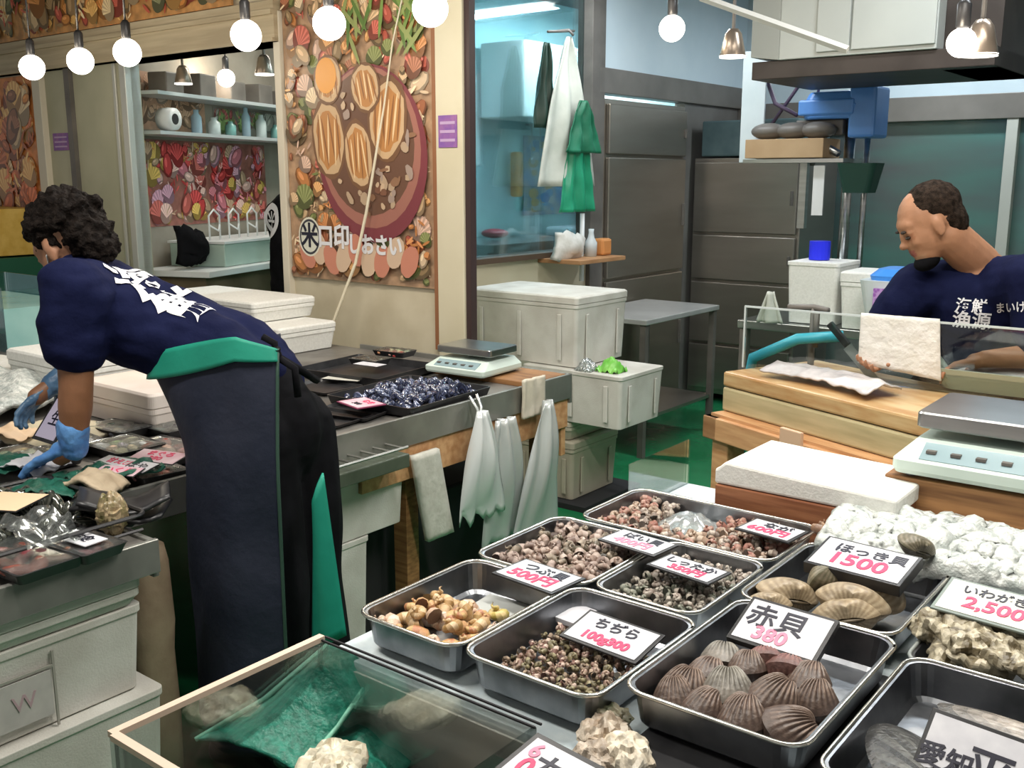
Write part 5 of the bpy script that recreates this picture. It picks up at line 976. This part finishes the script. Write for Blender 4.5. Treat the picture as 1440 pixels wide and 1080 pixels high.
for i in range(9):
    t = thing('wire_stand', 'white wire stand in the row on the pale green glass case', 'stand', (*S(.3, .5 + .23 * i), 1.188), A2, 'wire stands on the glass case'); b = B(); b.tube([(0, -.06, 0), (0, -.06, .16), (0, 0, .2), (0, .06, .16), (0, .06, 0)], .007, 5); part(b, 'frame', WHITE, t, smooth=True); b = B(); b.tube([(0, -.06, .1), (.03, 0, .06), (0, .06, .1)], .006, 5); part(b, 'hook', WHITE, t, smooth=True)
b = B(); b.sheet(lambda a, c: (.1 * math.sin(PI * a) * math.sin(PI * c), (a - .5) * .26, c * .24 * (1 - .3 * a) + .03 * noise.noise(Vector((a * 6, c * 6, 1)))), 14, 12, .05); single(b, 'black_bag', BLACKC, 'black bag at the left end of the glass case in the stall', 'bag', (*S(.30, .22), 1.06), A2, smooth=True)
w_, z = PU(318, 110, 4.5); globe_inner = (w_, 4.5, z)
# goods far left beyond the counter
b = B(); b.box(-.7, .5, -.2, .2, 0, .30); t = thing('yellow_crate', 'yellow slatted crate under the orange poster at the far left', 'crate', (-7.1, 3.25, 1.10)); part(b, 'crate_body', YEL, t, .006); b = B()
for i in range(14): b.box(-.69 + .085 * i, -.665 + .085 * i, -.206, -.2, .03, .27)
part(b, 'slats', mat('yellow_crate_slat', (.42, .24, .04), rough=.5), t)
t = thing('green_stand', 'stand with dark green front below the yellow crate at the far left', 'stand', (-7.1, 3.2, 0)); b = B(); b.box(-.9, .55, -.25, .3, 0, 1.09); part(b, 'body', mat('deep_green_board', (.01, .09, .05), rough=.5), t, .004)

# ================================================================== PEOPLE
def basis(fwd, up=(0, 0, 1)):
    x = Vector(fwd).normalized(); y = Vector(up).cross(x).normalized(); z = x.cross(y); m = Matrix((x, y, z)).transposed(); return m.to_4x4()
def head_parts(b, M):
    def E(c, r, n=18, m=12): b.add(*ellv(c, r, n, m), M)
    E((-.012, 0, .030), (.098, .077, .092)); E((.020, 0, -.010), (.074, .068, .095)); E((.038, 0, -.060), (.050, .050, .050)); E((.062, 0, -.082), (.024, .026, .022)); E((.058, 0, .035), (.034, .055, .03))
    E((.088, 0, -.004), (.012, .009, .028)); E((.100, 0, -.022), (.014, .013, .012)); E((.092, .010, -.026), (.009, .007, .007)); E((.092, -.010, -.026), (.009, .007, .007))
    E((.083, 0, -.048), (.010, .023, .006)); E((.082, 0, -.058), (.010, .020, .007)); E((.076, 0, .014), (.014, .05, .008))
    for s_ in (-1, 1):
        E((.052, s_ * .036, -.022), (.03, .022, .026)); E((-.004, s_ * .078, -.004), (.018, .008, .032)); E((.0, s_ * .080, -.026), (.010, .006, .012))
def ellv(c, r, n, m):
    t = B(); t.ell(c, r, n, m); return t.v, t.f
def head_extra(root, M, brow=(.03, .02, .015), closed=True):
    for s_ in (-1, 1):
        b = B(); b.add(*ellv((.082, s_ * .031, .0), (.009, .014, .006), 12, 8), M); part(b, 'eye', mat('dark_eye', (.03, .02, .015), rough=.2), root, smooth=True)
        b = B(); b.add(*ellv((.088, s_ * .033, .022), (.008, .020, .0045), 12, 6), M); part(b, 'eyebrow', mat('eyebrow', brow, rough=.8), root, smooth=True)
def hand_shape(b, wrist, fwd, side, s_=1.0, curl=.5, thumb=1, r=.0085):
    f = Vector(fwd).normalized(); sd = Vector(side).normalized(); n = f.cross(sd).normalized(); W = Vector(wrist)
    b.cap(W, .024 * s_, W + f * .03 * s_, .026 * s_, 12)
    for k, o in enumerate((-1.5, -.5, .5, 1.5)): b.cap(W + f * .02 * s_ + sd * o * .012 * s_, .014 * s_, W + f * .085 * s_ + sd * o * .019 * s_, .0115 * s_, 10)
    for k, (o, L) in enumerate(((-1.5, .068), (-.5, .078), (.5, .074), (1.5, .058))):
        p = W + f * .085 * s_ + sd * o * .0205 * s_; a = 0; d = f
        for q, l in enumerate((.45, .32, .23)):
            a += curl * (.5 + .2 * q); d = (f * math.cos(a) - n * math.sin(a) + sd * o * .05); p2 = p + d * L * l * s_; b.cap(p, r * (1.05 - .1 * q) * s_, p2, r * (.97 - .1 * q) * s_, 10); p = p2
    t0 = W + f * .025 * s_ - sd * .022 * thumb * s_; t1 = t0 + (f * .5 - sd * .7 * thumb - n * .25).normalized() * .04 * s_; t2 = t1 + (f * .8 - sd * .25 * thumb - n * .4).normalized() * .032 * s_
    b.cap(t0, .013 * s_, t1, .0105 * s_, 10); b.cap(t1, .0105 * s_, t2, .009 * s_, 10)
def fin(me, root, name, m, parent, label=None):
    me.name = name; me.materials.clear(); me.materials.append(m); me.transform(Matrix.Translation(-Vector(root)))
    o = link(name, me, parent)
    if label: o['label'] = label
    return o
def fina(b, root, name, m, parent, smooth=True, label=None):
    b.v = [tuple(Vector(p) - Vector(root)) for p in b.v]; return part(b, name, m, parent, smooth=smooth, label=label)
def chain(b, pts):
    for (p, r), (q, s_) in zip(pts, pts[1:]): b.cap(p, r, q, s_, 16)

# ---- the young worker bent over the left counter
R1 = (-2.08, 1.67, 0)
PH = R(25); HF = V(-math.cos(PH), -math.sin(PH), 0); HL = V(math.sin(PH), -math.cos(PH), 0); H0 = V(*R1)
def PM(F, L, z): p = H0 + HF * F + HL * L; p.z = z; return p
def KM(px, py, L):                # pixel -> the worker's own upright plane, L metres to his left
    r = ray(px, py); d = V(*wu(r[0], r[1]), r[2]); o = V(0, 0, CH); t = (H0 + HL * L - V(0, 0, 0) - V(0, 0, 0)).dot(HL) / d.dot(HL); return o + d * t
man = thing('person', 'person in navy t-shirt and long dark apron bending over the left counter with blue gloves', 'person', R1)
hd = KM(99, 348, 0)
HM1 = Matrix.Translation(hd) @ basis(HF * .86 + V(.10, .16, -.50), HF * .5 + V(0, 0, .86)) @ Matrix.Scale(1.0, 4)
shN, elN, wrN = KM(106, 408, .17), KM(107, 545, .20), KM(104, 628, .20)
shF, elF, wrF = KM(125, 400, -.18), KM(130, 500, -.20), KM(76, 540, -.10)
nk = KM(116, 375, 0); c1, c2_, c3, c4, c5 = KM(140, 425, 0), KM(235, 465, 0), KM(320, 500, 0), KM(350, 530, 0), KM(368, 590, 0)
hipN, hipF = PM(.03, .08, .93), PM(0, -.08, .93); ftN, ftF = PM(.0, .10, .05), PM(-.04, -.10, .05)
b = B(); head_parts(b, HM1)
chain(b, [(hd + HF * -.03 + V(0, 0, -.03), .056), (nk, .060), (c1, .085)])
chain(b, [(c1, .09), (c2_, .085), (c3, .09), (c5, .11)])
chain(b, [(c1, .08), (shN, .052), (elN, .042), (elN.lerp(wrN, .35), .042), (wrN, .028)]); b.cap(wrN, .026, wrN + HF * .04 + V(0, 0, -.025), .028)
chain(b, [(c1, .08), (shF, .052), (elF, .040), (elF.lerp(wrF, .3), .040), (wrF, .027)]); b.cap(wrF, .026, wrF + (wrF - elF).normalized() * .06, .026)
for h, f_ in ((hipN, ftN), (hipF, ftF)): chain(b, [(h, .085), (h.lerp(f_, .5), .06), (f_ + V(0, 0, .04), .04)]); b.cap(f_, .04, f_ + HF * .16, .034)
me = solidify(b, .0065, 3)
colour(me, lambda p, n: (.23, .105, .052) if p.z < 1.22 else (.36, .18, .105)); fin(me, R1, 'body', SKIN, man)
b = B()
def HE(c, r): b.add(*ellv(c, r, 18, 12), HM1)
HE((-.03, 0, .055), (.098, .088, .085)); HE((-.075, 0, .0), (.055, .078, .085)); HE((.04, 0, .092), (.05, .06, .03)); HE((-.08, 0, -.045), (.04, .062, .05))
for i in range(46):
    a, e = rnd.uniform(0, 2 * PI), rnd.uniform(-.1, 1.4); x = -.03 + .095 * math.cos(a) * math.cos(e); y = .083 * math.sin(a) * math.cos(e); z = .05 + .08 * math.sin(e)
    if x > .02 and z < .09: continue
    HE((x, y, z), (.024, .018, .022))
me = solidify(b, .005, 1, fold=.014, fscale=45)
fin(me, R1, 'hair', mat('dark_hair', (.005, .0035, .003), (.014, .010, .008), 60, .65, bump=.7, bscale=160, spec=.08), man, label='dark brown tousled hair')
b = B(); b.add(*ellv((.048, 0, -.045), (.056, .062, .058), 20, 12), HM1); me = solidify(b, .006, 3, fold=.003, fscale=40); fin(me, R1, 'face_mask', mat('grey_white_mask', (.42, .41, .43), (.5, .49, .5), 20, .7), man, label='pale grey face mask')
b = B(); b.add(*(lambda t: (t.v, t.f))(B().tube([(.04, .062, -.02), (.015, .078, -.005), (-.012, .082, .0)], .0025, 6)), HM1); fina(b, R1, 'mask_strap', WHITE, man)
b = B()
for L_ in (-.045, .045): o_ = HL * L_; chain(b, [(c1 + o_, .118), (c2_ + o_, .108), (c3 + o_, .105), (c4 + o_, .118), (c4.lerp(c5, .15) + o_, .12)])
chain(b, [(c1, .10), (shN, .086), (shN.lerp(elN, .56), .082)]); chain(b, [(c1, .10), (shF, .083), (shF.lerp(elF, .75), .076)])
chain(b, [(c1.lerp(nk, .7), .082), (nk, .070)]); b.ell(c2_ + V(0, 0, -.045) + HF * -.02, (.13, .12, .075))
me = solidify(b, .007, 4, fold=.012, fscale=8, fdir=(1, 1, 1.6)); sh1 = me.copy(); fin(me, R1, 't_shirt', NAVY, man)
ay = (c1 - c3).normalized(); ax = -HL; az = ax.cross(ay)
def place_m(c): m = Matrix((ax, ay, az)).transposed().to_4x4(); m.translation = c; return m
for ch, c, s_ in (('海', KM(200, 405, .035), .16), ('鮮', KM(265, 435, .035), .16)):
    o = project_text(man, sh1, ch, s_, PRINT, place_m(c + az * .3), -az, .004, off=.004); o.data.transform(Matrix.Translation(-H0))
b = B(); chain(b, [(c4.lerp(c5, .4), .135), (c5 + V(0, 0, -.0), .15)]); b.ell(c5 - HF * .03 + V(0, 0, -.03), (.14, .15, .16))
for h, f_ in ((hipN, ftN), (hipF, ftF)): chain(b, [(h, .115), (h.lerp(f_, .5), .10), (f_ + V(0, 0, .06), .09)])
me = solidify(b, .009, 4, fold=.014, fscale=6, fdir=(1, 1, .5)); fin(me, R1, 'trousers', BLACKC, man)
for f_ in (ftN, ftF):
    b = B(); b.cap(f_ - HF * .03, .05, f_ + HF * .17, .042); b.cap(f_ + V(0, 0, .02), .055, f_ + V(0, 0, .14), .06); me = solidify(b, .008, 2); fin(me, R1, 'boot', BLACKP, man)
T0, T1_ = -1.3, 1.98
def apr(a, c):
    z = .13 + (1.125 - .13) * c; th = T0 + (T1_ - T0) * a
    k = min(1, max(0, (z - .90) / .225)) ** 1.2; cf = max(0, math.cos(th))
    rF = .245 + .095 * k * cf; rL = .225 - .03 * k + .01 * (1 - c)
    zz = z + .07 * k * (1 - cf) - .02 * k * cf
    fo = .010 * math.sin(th * 5 + 1) * (1 - c) + .012 * noise.noise(Vector((th * 2, z * 4, 3))) + .006 * math.sin(z * 9 + th * 6) * k
    return PM((rF + fo) * math.cos(th) + .01, (rL + fo) * math.sin(th), zz)
b = B(); b.sheet(apr, 60, 60, .005); fina(b, R1, 'apron', APRON, man)
def lin(a, c):
    p = Vector(apr(.30 + .70 * a, 1.0)); h = .075 * math.sin(PI * min(1, .10 + .92 * (1 - a))) ** .8
    return p + (HF * math.cos(T0 + (T1_ - T0) * (.3 + .7 * a)) + HL * math.sin(T0 + (T1_ - T0) * (.3 + .7 * a))) * (.014 - .012 * c) + V(0, 0, -.03 + h * c)
b = B(); b.sheet(lin, 40, 6, .005); fina(b, R1, 'apron_waist_fold', APGREEN, man, label='green folded lining at the waist')
P_ = [KM(442, 720, .16), KM(454, 665, .16), KM(487, 893, .16), KM(440, 905, .16)]
b = B(); b.sheet(lambda a, c: P_[0].lerp(P_[1], a).lerp(P_[3].lerp(P_[2], a), c) + HL * .03 * math.sin(PI * a), 10, 16, .006); fina(b, R1, 'apron_rear_edge', APGREEN, man, label='green lining of the apron edge behind the legs')
b = B(); b.tube([apr(1, 1 - i / 20) for i in range(21)], .005, 6); fina(b, R1, 'apron_piping', mat('dark_green_piping', (.03, .07, .05), rough=.6), man)
b = B(); q = KM(387, 500, .17); b.ell(q, (.017, .016, .018)); b.tube([q, q - HF * .05 + V(0, 0, -.03), q - HF * .055 + V(0, 0, -.10)], .009, 6); b.tube([q, q + V(0, 0, .03), q + HF * .03 + V(0, 0, .045)], .009, 6); b.tube([Vector(apr(1, 1)), q], .010, 6); b.tube([q, KM(430, 525, .08), KM(445, 535, -.05)], .010, 6); fina(b, R1, 'apron_knot', BLACKC, man)
BGL = mat('blue_glove', (.05, .16, .42), (.12, .30, .62), 18, .4, bump=.3, bscale=60)
b = B(); hand_shape(b, wrN + HF * .01, HF * .9 + V(0, 0, -.42), HL, 1.05, .25, 1, .0095); b.cap(wrN, .036, wrN + V(.002, 0, .05), .041); me = solidify(b, .004, 1, fold=.003, fscale=40); fin(me, R1, 'glove', BGL, man, label='blue glove on the near hand')
b = B(); fd = (wrF - elF).normalized(); hand_shape(b, wrF, fd + V(0, 0, -.1), HL, 1.0, .5, 1, .0095); b.cap(wrF, .034, wrF - fd * .05, .038); me = solidify(b, .004, 1, fold=.003, fscale=40); fin(me, R1, 'glove', mat('blue_grey_glove', (.05, .12, .22), (.12, .22, .34), 18, .4, bump=.3, bscale=60), man, label='blue-grey glove on the far hand')
print('WRIST', wrN, 'HEAD', hd, 'C5', c5)

# ---- the bald worker behind the chopping table
R2 = (-.86, 3.68, 0)
man2 = thing('person', 'balding person in printed navy t-shirt behind the chopping table, black mask under chin', 'person', R2)
hd2 = K(1308, 316, 3.42)
HM2 = Matrix.Translation(hd2) @ basis((-.74, -.46, -.50), (-.42, -.22, .88)) @ Matrix.Scale(1.03, 4)
nb = K(1378, 372, 3.56); sR, sL = K(1290, 408, 3.50), K(1452, 395, 3.46)
eR, wR = K(1238, 470, 3.46), K(1250, 492, 3.38); eL, wL = K(1470, 500, 3.44), K(1385, 505, 3.36)
ch2 = K(1372, 430, 3.60); bl2 = V(-.86, 3.68, 1.02); pl2 = V(-.86, 3.70, .90)
b = B(); head_parts(b, HM2); chain(b, [(hd2 + V(.05, .02, -.03), .062), (nb, .066), (nb + V(.0, .02, -.05), .10)])
chain(b, [(nb + V(0, .03, -.08), .10), (ch2, .13), (bl2, .13), (pl2, .13)])
chain(b, [(nb + V(0, .03, -.08), .09), (sR, .055), (eR, .043), (wR, .028)]); chain(b, [(nb + V(0, .03, -.08), .09), (sL, .055), (eL, .043), (wL, .028)])
hand_shape(b, wR, (-.3, -.7, -.4), (-.8, .3, .3), 1.0, .8, 1); hand_shape(b, wL, (-.9, -.2, -.3), (.1, -.9, .2), 1.0, .6, 1)
for x, u_ in ((-.96, 3.68), (-.76, 3.70)): chain(b, [(V(x, u_, .86), .085), (V(x, u_, .45), .06), (V(x, u_, .08), .042)]); b.cap(V(x, u_, .05), .04, V(x - .02, u_ - .15, .045), .035)
me = solidify(b, .006, 2); HI = HM2.inverted()
def skin2(p, n):
    q = HI @ p
    if abs(q.x) < .2 and abs(q.z) < .2:
        if q.x > .07 and -.064 < q.z < -.042 and abs(q.y) < .024: return (.30, .10, .08)
        if q.x > .06 and -.095 < q.z < -.066: return (.40, .22, .13)
        if q.x > .055 and -.012 < q.z < .01 and .015 < abs(q.y) < .05: return (.34, .15, .08)
    return (.39, .195, .11)
colour(me, skin2); fin(me, R2, 'body', SKIN, man2); head_extra(man2, Matrix.Translation(-Vector(R2)) @ HM2)
b = B()
def HE(c, r): b.add(*ellv(c, r, 20, 12), HM2)
HE((-.028, 0, .046), (.090, .0800, .0825)); HE((-.06, 0, -.01), (.05, .072, .07)); HE((-.055, 0, .0), (.055, .074, .06)); HE((-.03, 0, .085), (.06, .045, .045))
me = solidify(b, .006, 2, fold=.003, fscale=60); fin(me, R2, 'hair', mat('short_dark_hair', (.010, .007, .005), (.04, .027, .02), 70, .85, bump=.6, bscale=300, spec=.08), man2, label='short thinning dark hair')
b = B(); b.add(*ellv((.058, 0, -.098), (.042, .046, .028), 18, 10), HM2); b.add(*ellv((.03, -.045, -.078), (.035, .016, .022), 14, 8), HM2); me = solidify(b, .005, 3); fin(me, R2, 'face_mask', BLACKC, man2, label='black mask pulled under the chin')
b = B(); b.add(*(lambda t: (t.v, t.f))(B().tube([(.03, -.062, -.07), (.012, -.078, -.04), (-.014, -.088, -.01), (-.016, -.084, .015)], .003, 6)), HM2); fina(b, R2, 'mask_strap', BLACKC, man2)
b = B(); chain(b, [(nb + V(0, .02, -.075), .105), (ch2, .165), (bl2, .165), (pl2, .165)])
chain(b, [(nb + V(-.04, .03, -.09), .11), (sR, .088), (sR.lerp(eR, .85), .080)]); chain(b, [(nb + V(.04, .03, -.09), .11), (sL, .088), (sL.lerp(eL, .8), .080)])
chain(b, [(ch2 + V(-.08, 0, .02), .13), (ch2 + V(.1, 0, .02), .13)]); chain(b, [(nb + V(0, .01, -.05), .088), (nb + V(0, .0, -.02), .074)])
me = solidify(b, .007, 4, fold=.012, fscale=7, seed=5); sh2 = me.copy(); fin(me, R2, 't_shirt', NAVY, man2)
def tproj(txt, px, py, size, sx=1, rot=0, bold=.001):
    c = K(px, py, 3.1); d = c - Vector((0, 0, CH)); d.normalize(); z = -d; x = Vector((0, 0, 1)).cross(z).normalized(); y = z.cross(x)
    m = (Matrix((x, y, z)).transposed()).to_4x4(); m.translation = c; m = m @ Matrix.Rotation(rot, 4, 'Z')
    o = project_text(man2, sh2, txt, size, PRINT, m, d, bold, sx, .005); o.data.transform(Matrix.Translation(-Vector(R2))); return o
tproj('海鮮', 1366, 431, .047, 1, -.03, .0008); tproj('漁源', 1366, 452, .058, 1, -.03, .001)
tproj('まいける', 1428, 433, .036, .8, .12, .0006)
b = B(); chain(b, [(V(-.86, 3.68, .98), .172), (V(-.86, 3.69, .86), .17)])
for x, u_ in ((-.96, 3.68), (-.76, 3.70)): chain(b, [(V(x, u_, .84), .11), (V(x, u_, .45), .085), (V(x, u_, .10), .07)])
me = solidify(b, .009, 3, fold=.01, fscale=6); fin(me, R2, 'trousers', BLACKC, man2)

# ---- the person in black half hidden behind the tall poster
R3 = tuple(K(421, 400, 3.98) * 1); R3 = (R3[0], R3[1], 0); cx = Vector(R3)
man3 = thing('person', 'person in black clothes with a round white back print, half hidden behind the tall poster', 'person', R3)
b = B(); head_parts(b, Matrix.Translation(cx + V(.06, .10, 1.66)) @ basis((.3, .9, -.2)))
chain(b, [(cx + V(.05, .08, 1.58), .06), (cx + V(.02, .05, 1.46), .065), (cx + V(0, 0, 1.2), .12), (cx + V(0, 0, .95), .13)])
chain(b, [(cx + V(-.17, .02, 1.4), .06), (cx + V(-.2, .12, 1.12), .045), (cx + V(-.1, .34, 1.05), .03)]); chain(b, [(cx + V(.17, .02, 1.4), .06), (cx + V(.22, .12, 1.12), .045), (cx + V(.12, .34, 1.05), .03)])
hand_shape(b, cx + V(-.1, .34, 1.05), (.1, 1, 0), (1, 0, 0)); hand_shape(b, cx + V(.12, .34, 1.05), (0, 1, 0), (1, 0, 0))
for s_ in (-.1, .1): chain(b, [(cx + V(s_, 0, .9), .08), (cx + V(s_, 0, .08), .045)]); b.cap(cx + V(s_, 0, .05), .04, cx + V(s_, .16, .04), .035)
me = solidify(b, .008, 2); colour(me, lambda p, n: (.42, .22, .13)); fin(me, R3, 'body', SKIN, man3)
b = B(); chain(b, [(cx + V(0, .02, 1.40), .14), (cx + V(0, 0, 1.2), .165), (cx + V(0, 0, .95), .165)]); chain(b, [(cx + V(-.05, .02, 1.40), .13), (cx + V(-.17, .02, 1.37), .10), (cx + V(-.20, .10, 1.16), .085)]); chain(b, [(cx + V(.05, .02, 1.40), .13), (cx + V(.17, .02, 1.37), .10), (cx + V(.20, .10, 1.16), .085)])
me = solidify(b, .009, 3, fold=.008, fscale=7); sh3 = me.copy(); fin(me, R3, 't_shirt', BLACKC, man3)
b = B(); chain(b, [(cx + V(0, 0, .98), .172), (cx + V(0, 0, .88), .165)])
for s_ in (-.1, .1): chain(b, [(cx + V(s_, 0, .86), .11), (cx + V(s_, 0, .1), .08)])
me = solidify(b, .01, 3); fin(me, R3, 'trousers', BLACKC, man3)
b = B(); b.add(*ellv((0, 0, 0), (.1, .085, .1), 16, 10), Matrix.Translation(cx + V(.05, .07, 1.69))); me = solidify(b, .008, 2, fold=.004, fscale=40); fin(me, R3, 'hair', mat('dark_hair', (0, 0, 0)), man3)
m = Matrix.Translation(cx + V(-.10, -.5, 1.33)) @ Matrix.Rotation(PI / 2, 4, 'X')
for tx, s_, bo in (('○', .26, .008), ('米', .13, .003)): o = project_text(man3, sh3, tx, s_, PRINT, m, (0, 1, 0), bo, off=.006); o.data.transform(Matrix.Translation(-cx))
w_, u_, z_ = globe_inner

# ================================================================== LIGHT AND CAMERA
def area(loc, size, power, col, rot=(0, 0, 0), sy=None):
    l = bpy.data.lights.new('added_ceiling_light', 'AREA'); l.energy = power; l.color = col; l.size = size
    if sy: l.shape = 'RECTANGLE'; l.size_y = sy
    o = bpy.data.objects.new('added_ceiling_light', l); COL.objects.link(o); place(o, loc); o.rotation_euler = (rot[0], rot[1], rot[2] - AX); return o
def fixture(label, loc, ang, L=1.2, power=60, col=(1, .96, .9)):  # unseen tube lamps, added out of view to light the hall
    t = thing('added_tube_fixture', label, 'light', loc, ang, 'added ceiling tubes'); b = B(); b.box(-L / 2, L / 2, -.07, .07, .03, .08); part(b, 'casing', WHITE, t, .004)
    b = B()
    for y in (-.035, .035): b.cyl((-L / 2 + .03, y, .018), (L / 2 - .03, y, .018), .013, n=10)
    part(b, 'tube', mat('lit_tube', (1, 1, 1), emit=(1, .97, .92), es=6), t, smooth=True)
    l = area((loc[0], loc[1], loc[2] - .01), L, power, col, sy=.14); l.rotation_euler.z += ang
for i, (w_, u_, p_) in enumerate(((-.5, 1.7, 44), (-1.9, .6, 42), (-2.6, 2.4, 28), (-.3, 2.6, 20), (-.8, 3.9, 26), (-2.9, 4.7, 26))):
    fixture(['added unseen tube light over the near trays', 'added unseen tube light over the left counter', 'added unseen tube light before the tall poster', 'added unseen tube light over the green scale', 'added unseen tube light over the chopping table', 'added unseen tube light over the green aisle'][i], (w_, u_, 2.86), 0, 1.2, p_, (1, .95, .87) if i < 4 else (.88, .95, 1))
BULB = mat('lit_globe', (1, 1, 1), emit=(1, .93, .82), es=9)
WIRE = BLACKP
def globe(label, px, py, u, r, group='globe bulbs hanging in a row'):
    w_, z = PU(px, py, u); t = thing('globe_bulb', label, 'light', (w_, u, z), 0, group)
    b = B(); b.ell((0, 0, 0), (r, r, r), 24, 16); part(b, 'glass_globe', BULB, t, smooth=True)
    b = B(); b.lathe([(.016, r * .9), (.022, r * 1.1), (.022, r + .07), (.012, r + .085)], 14); part(b, 'socket', WIRE, t, smooth=True)
    b = B(); b.cyl((0, 0, r + .08), (0, 0, 2.95 - z), .005, n=6); part(b, 'cord', WIRE, t, smooth=True)
    l = bpy.data.lights.new('bulb_glow', 'POINT'); l.energy = 4.5; l.color = (1, .86, .66); l.shadow_soft_size = r; o = bpy.data.objects.new('bulb_glow', l); COL.objects.link(o); place(o, (w_, u - r - .08, z))
for i, (x, y, r) in enumerate(((45, 95, .066), (113, 86, .066), (179, 74, .066), (346, 50, .066), (463, 33, .066), (605, 12, .066))):
    globe(['leftmost globe bulb of the row, before the orange poster', 'second globe bulb from the left, before the pillar edge', 'third globe bulb from the left, before the pillar', 'globe bulb hanging before the right part of the opening', 'globe bulb before the left side of the tall seafood poster', 'rightmost globe bulb, before the top of the tall seafood poster'][i], x, y, 2.9, r)
globe('small globe bulb deep inside the opening', 318, 110, 4.5, .06, 'globe bulbs inside')
globe('round bulb high up before the kitchen wall, beside the bare tube', 945, 40, 4.0, .055, 'globe bulbs on the right')
globe('round bulb by the right spot lamp at the top right', 1352, 60, 3.5, .045, 'globe bulbs on the right')
fixture('added unseen tube light inside the kitchen behind the window', (-4.2, 6.2, 2.86), PI / 2, 1.2, 90, (.80, .95, 1))  # added tube, out of view, to brighten the kitchen
fixture('added unseen tube light inside the kitchen near the window corner', (-4.2, 8.0, 2.86), PI / 2, 1.2, 50, (.80, .95, 1))  # second added kitchen tube, hidden behind the upper wall
fixture('added unseen tube light inside the stall behind the opening', (-5.5, 5.0, 2.86), PI / 2, 1.2, 22, (1, .95, .85))  # added tube, never in view, brightens the stall
fixture('added unseen tube light at the back wall, right of the aisle', (-1.8, 6.5, 2.86), 0, 1.2, 26, (.85, .95, 1))  # added tube above the view for light near the back wall
scn.world = bpy.data.worlds.new('w'); scn.world.use_nodes = True; bg = scn.world.node_tree.nodes['Background']; bg.inputs[0].default_value = (1, .95, .88, 1); bg.inputs[1].default_value = .38
cam = bpy.data.cameras.new('camera'); co = bpy.data.objects.new('camera', cam); COL.objects.link(co); co.location = (0, 0, CH); co.rotation_euler = (PI / 2 - PITCH, 0, 0)
cam.sensor_width = 36; cam.lens = FPX / 1440 * 36; cam.clip_start = .05; scn.camera = co
scn.view_settings.view_transform = 'Standard'; scn.view_settings.look = 'None'; scn.view_settings.gamma = 1; scn.view_settings.use_curve_mapping = False; scn.view_settings.exposure = 0.0
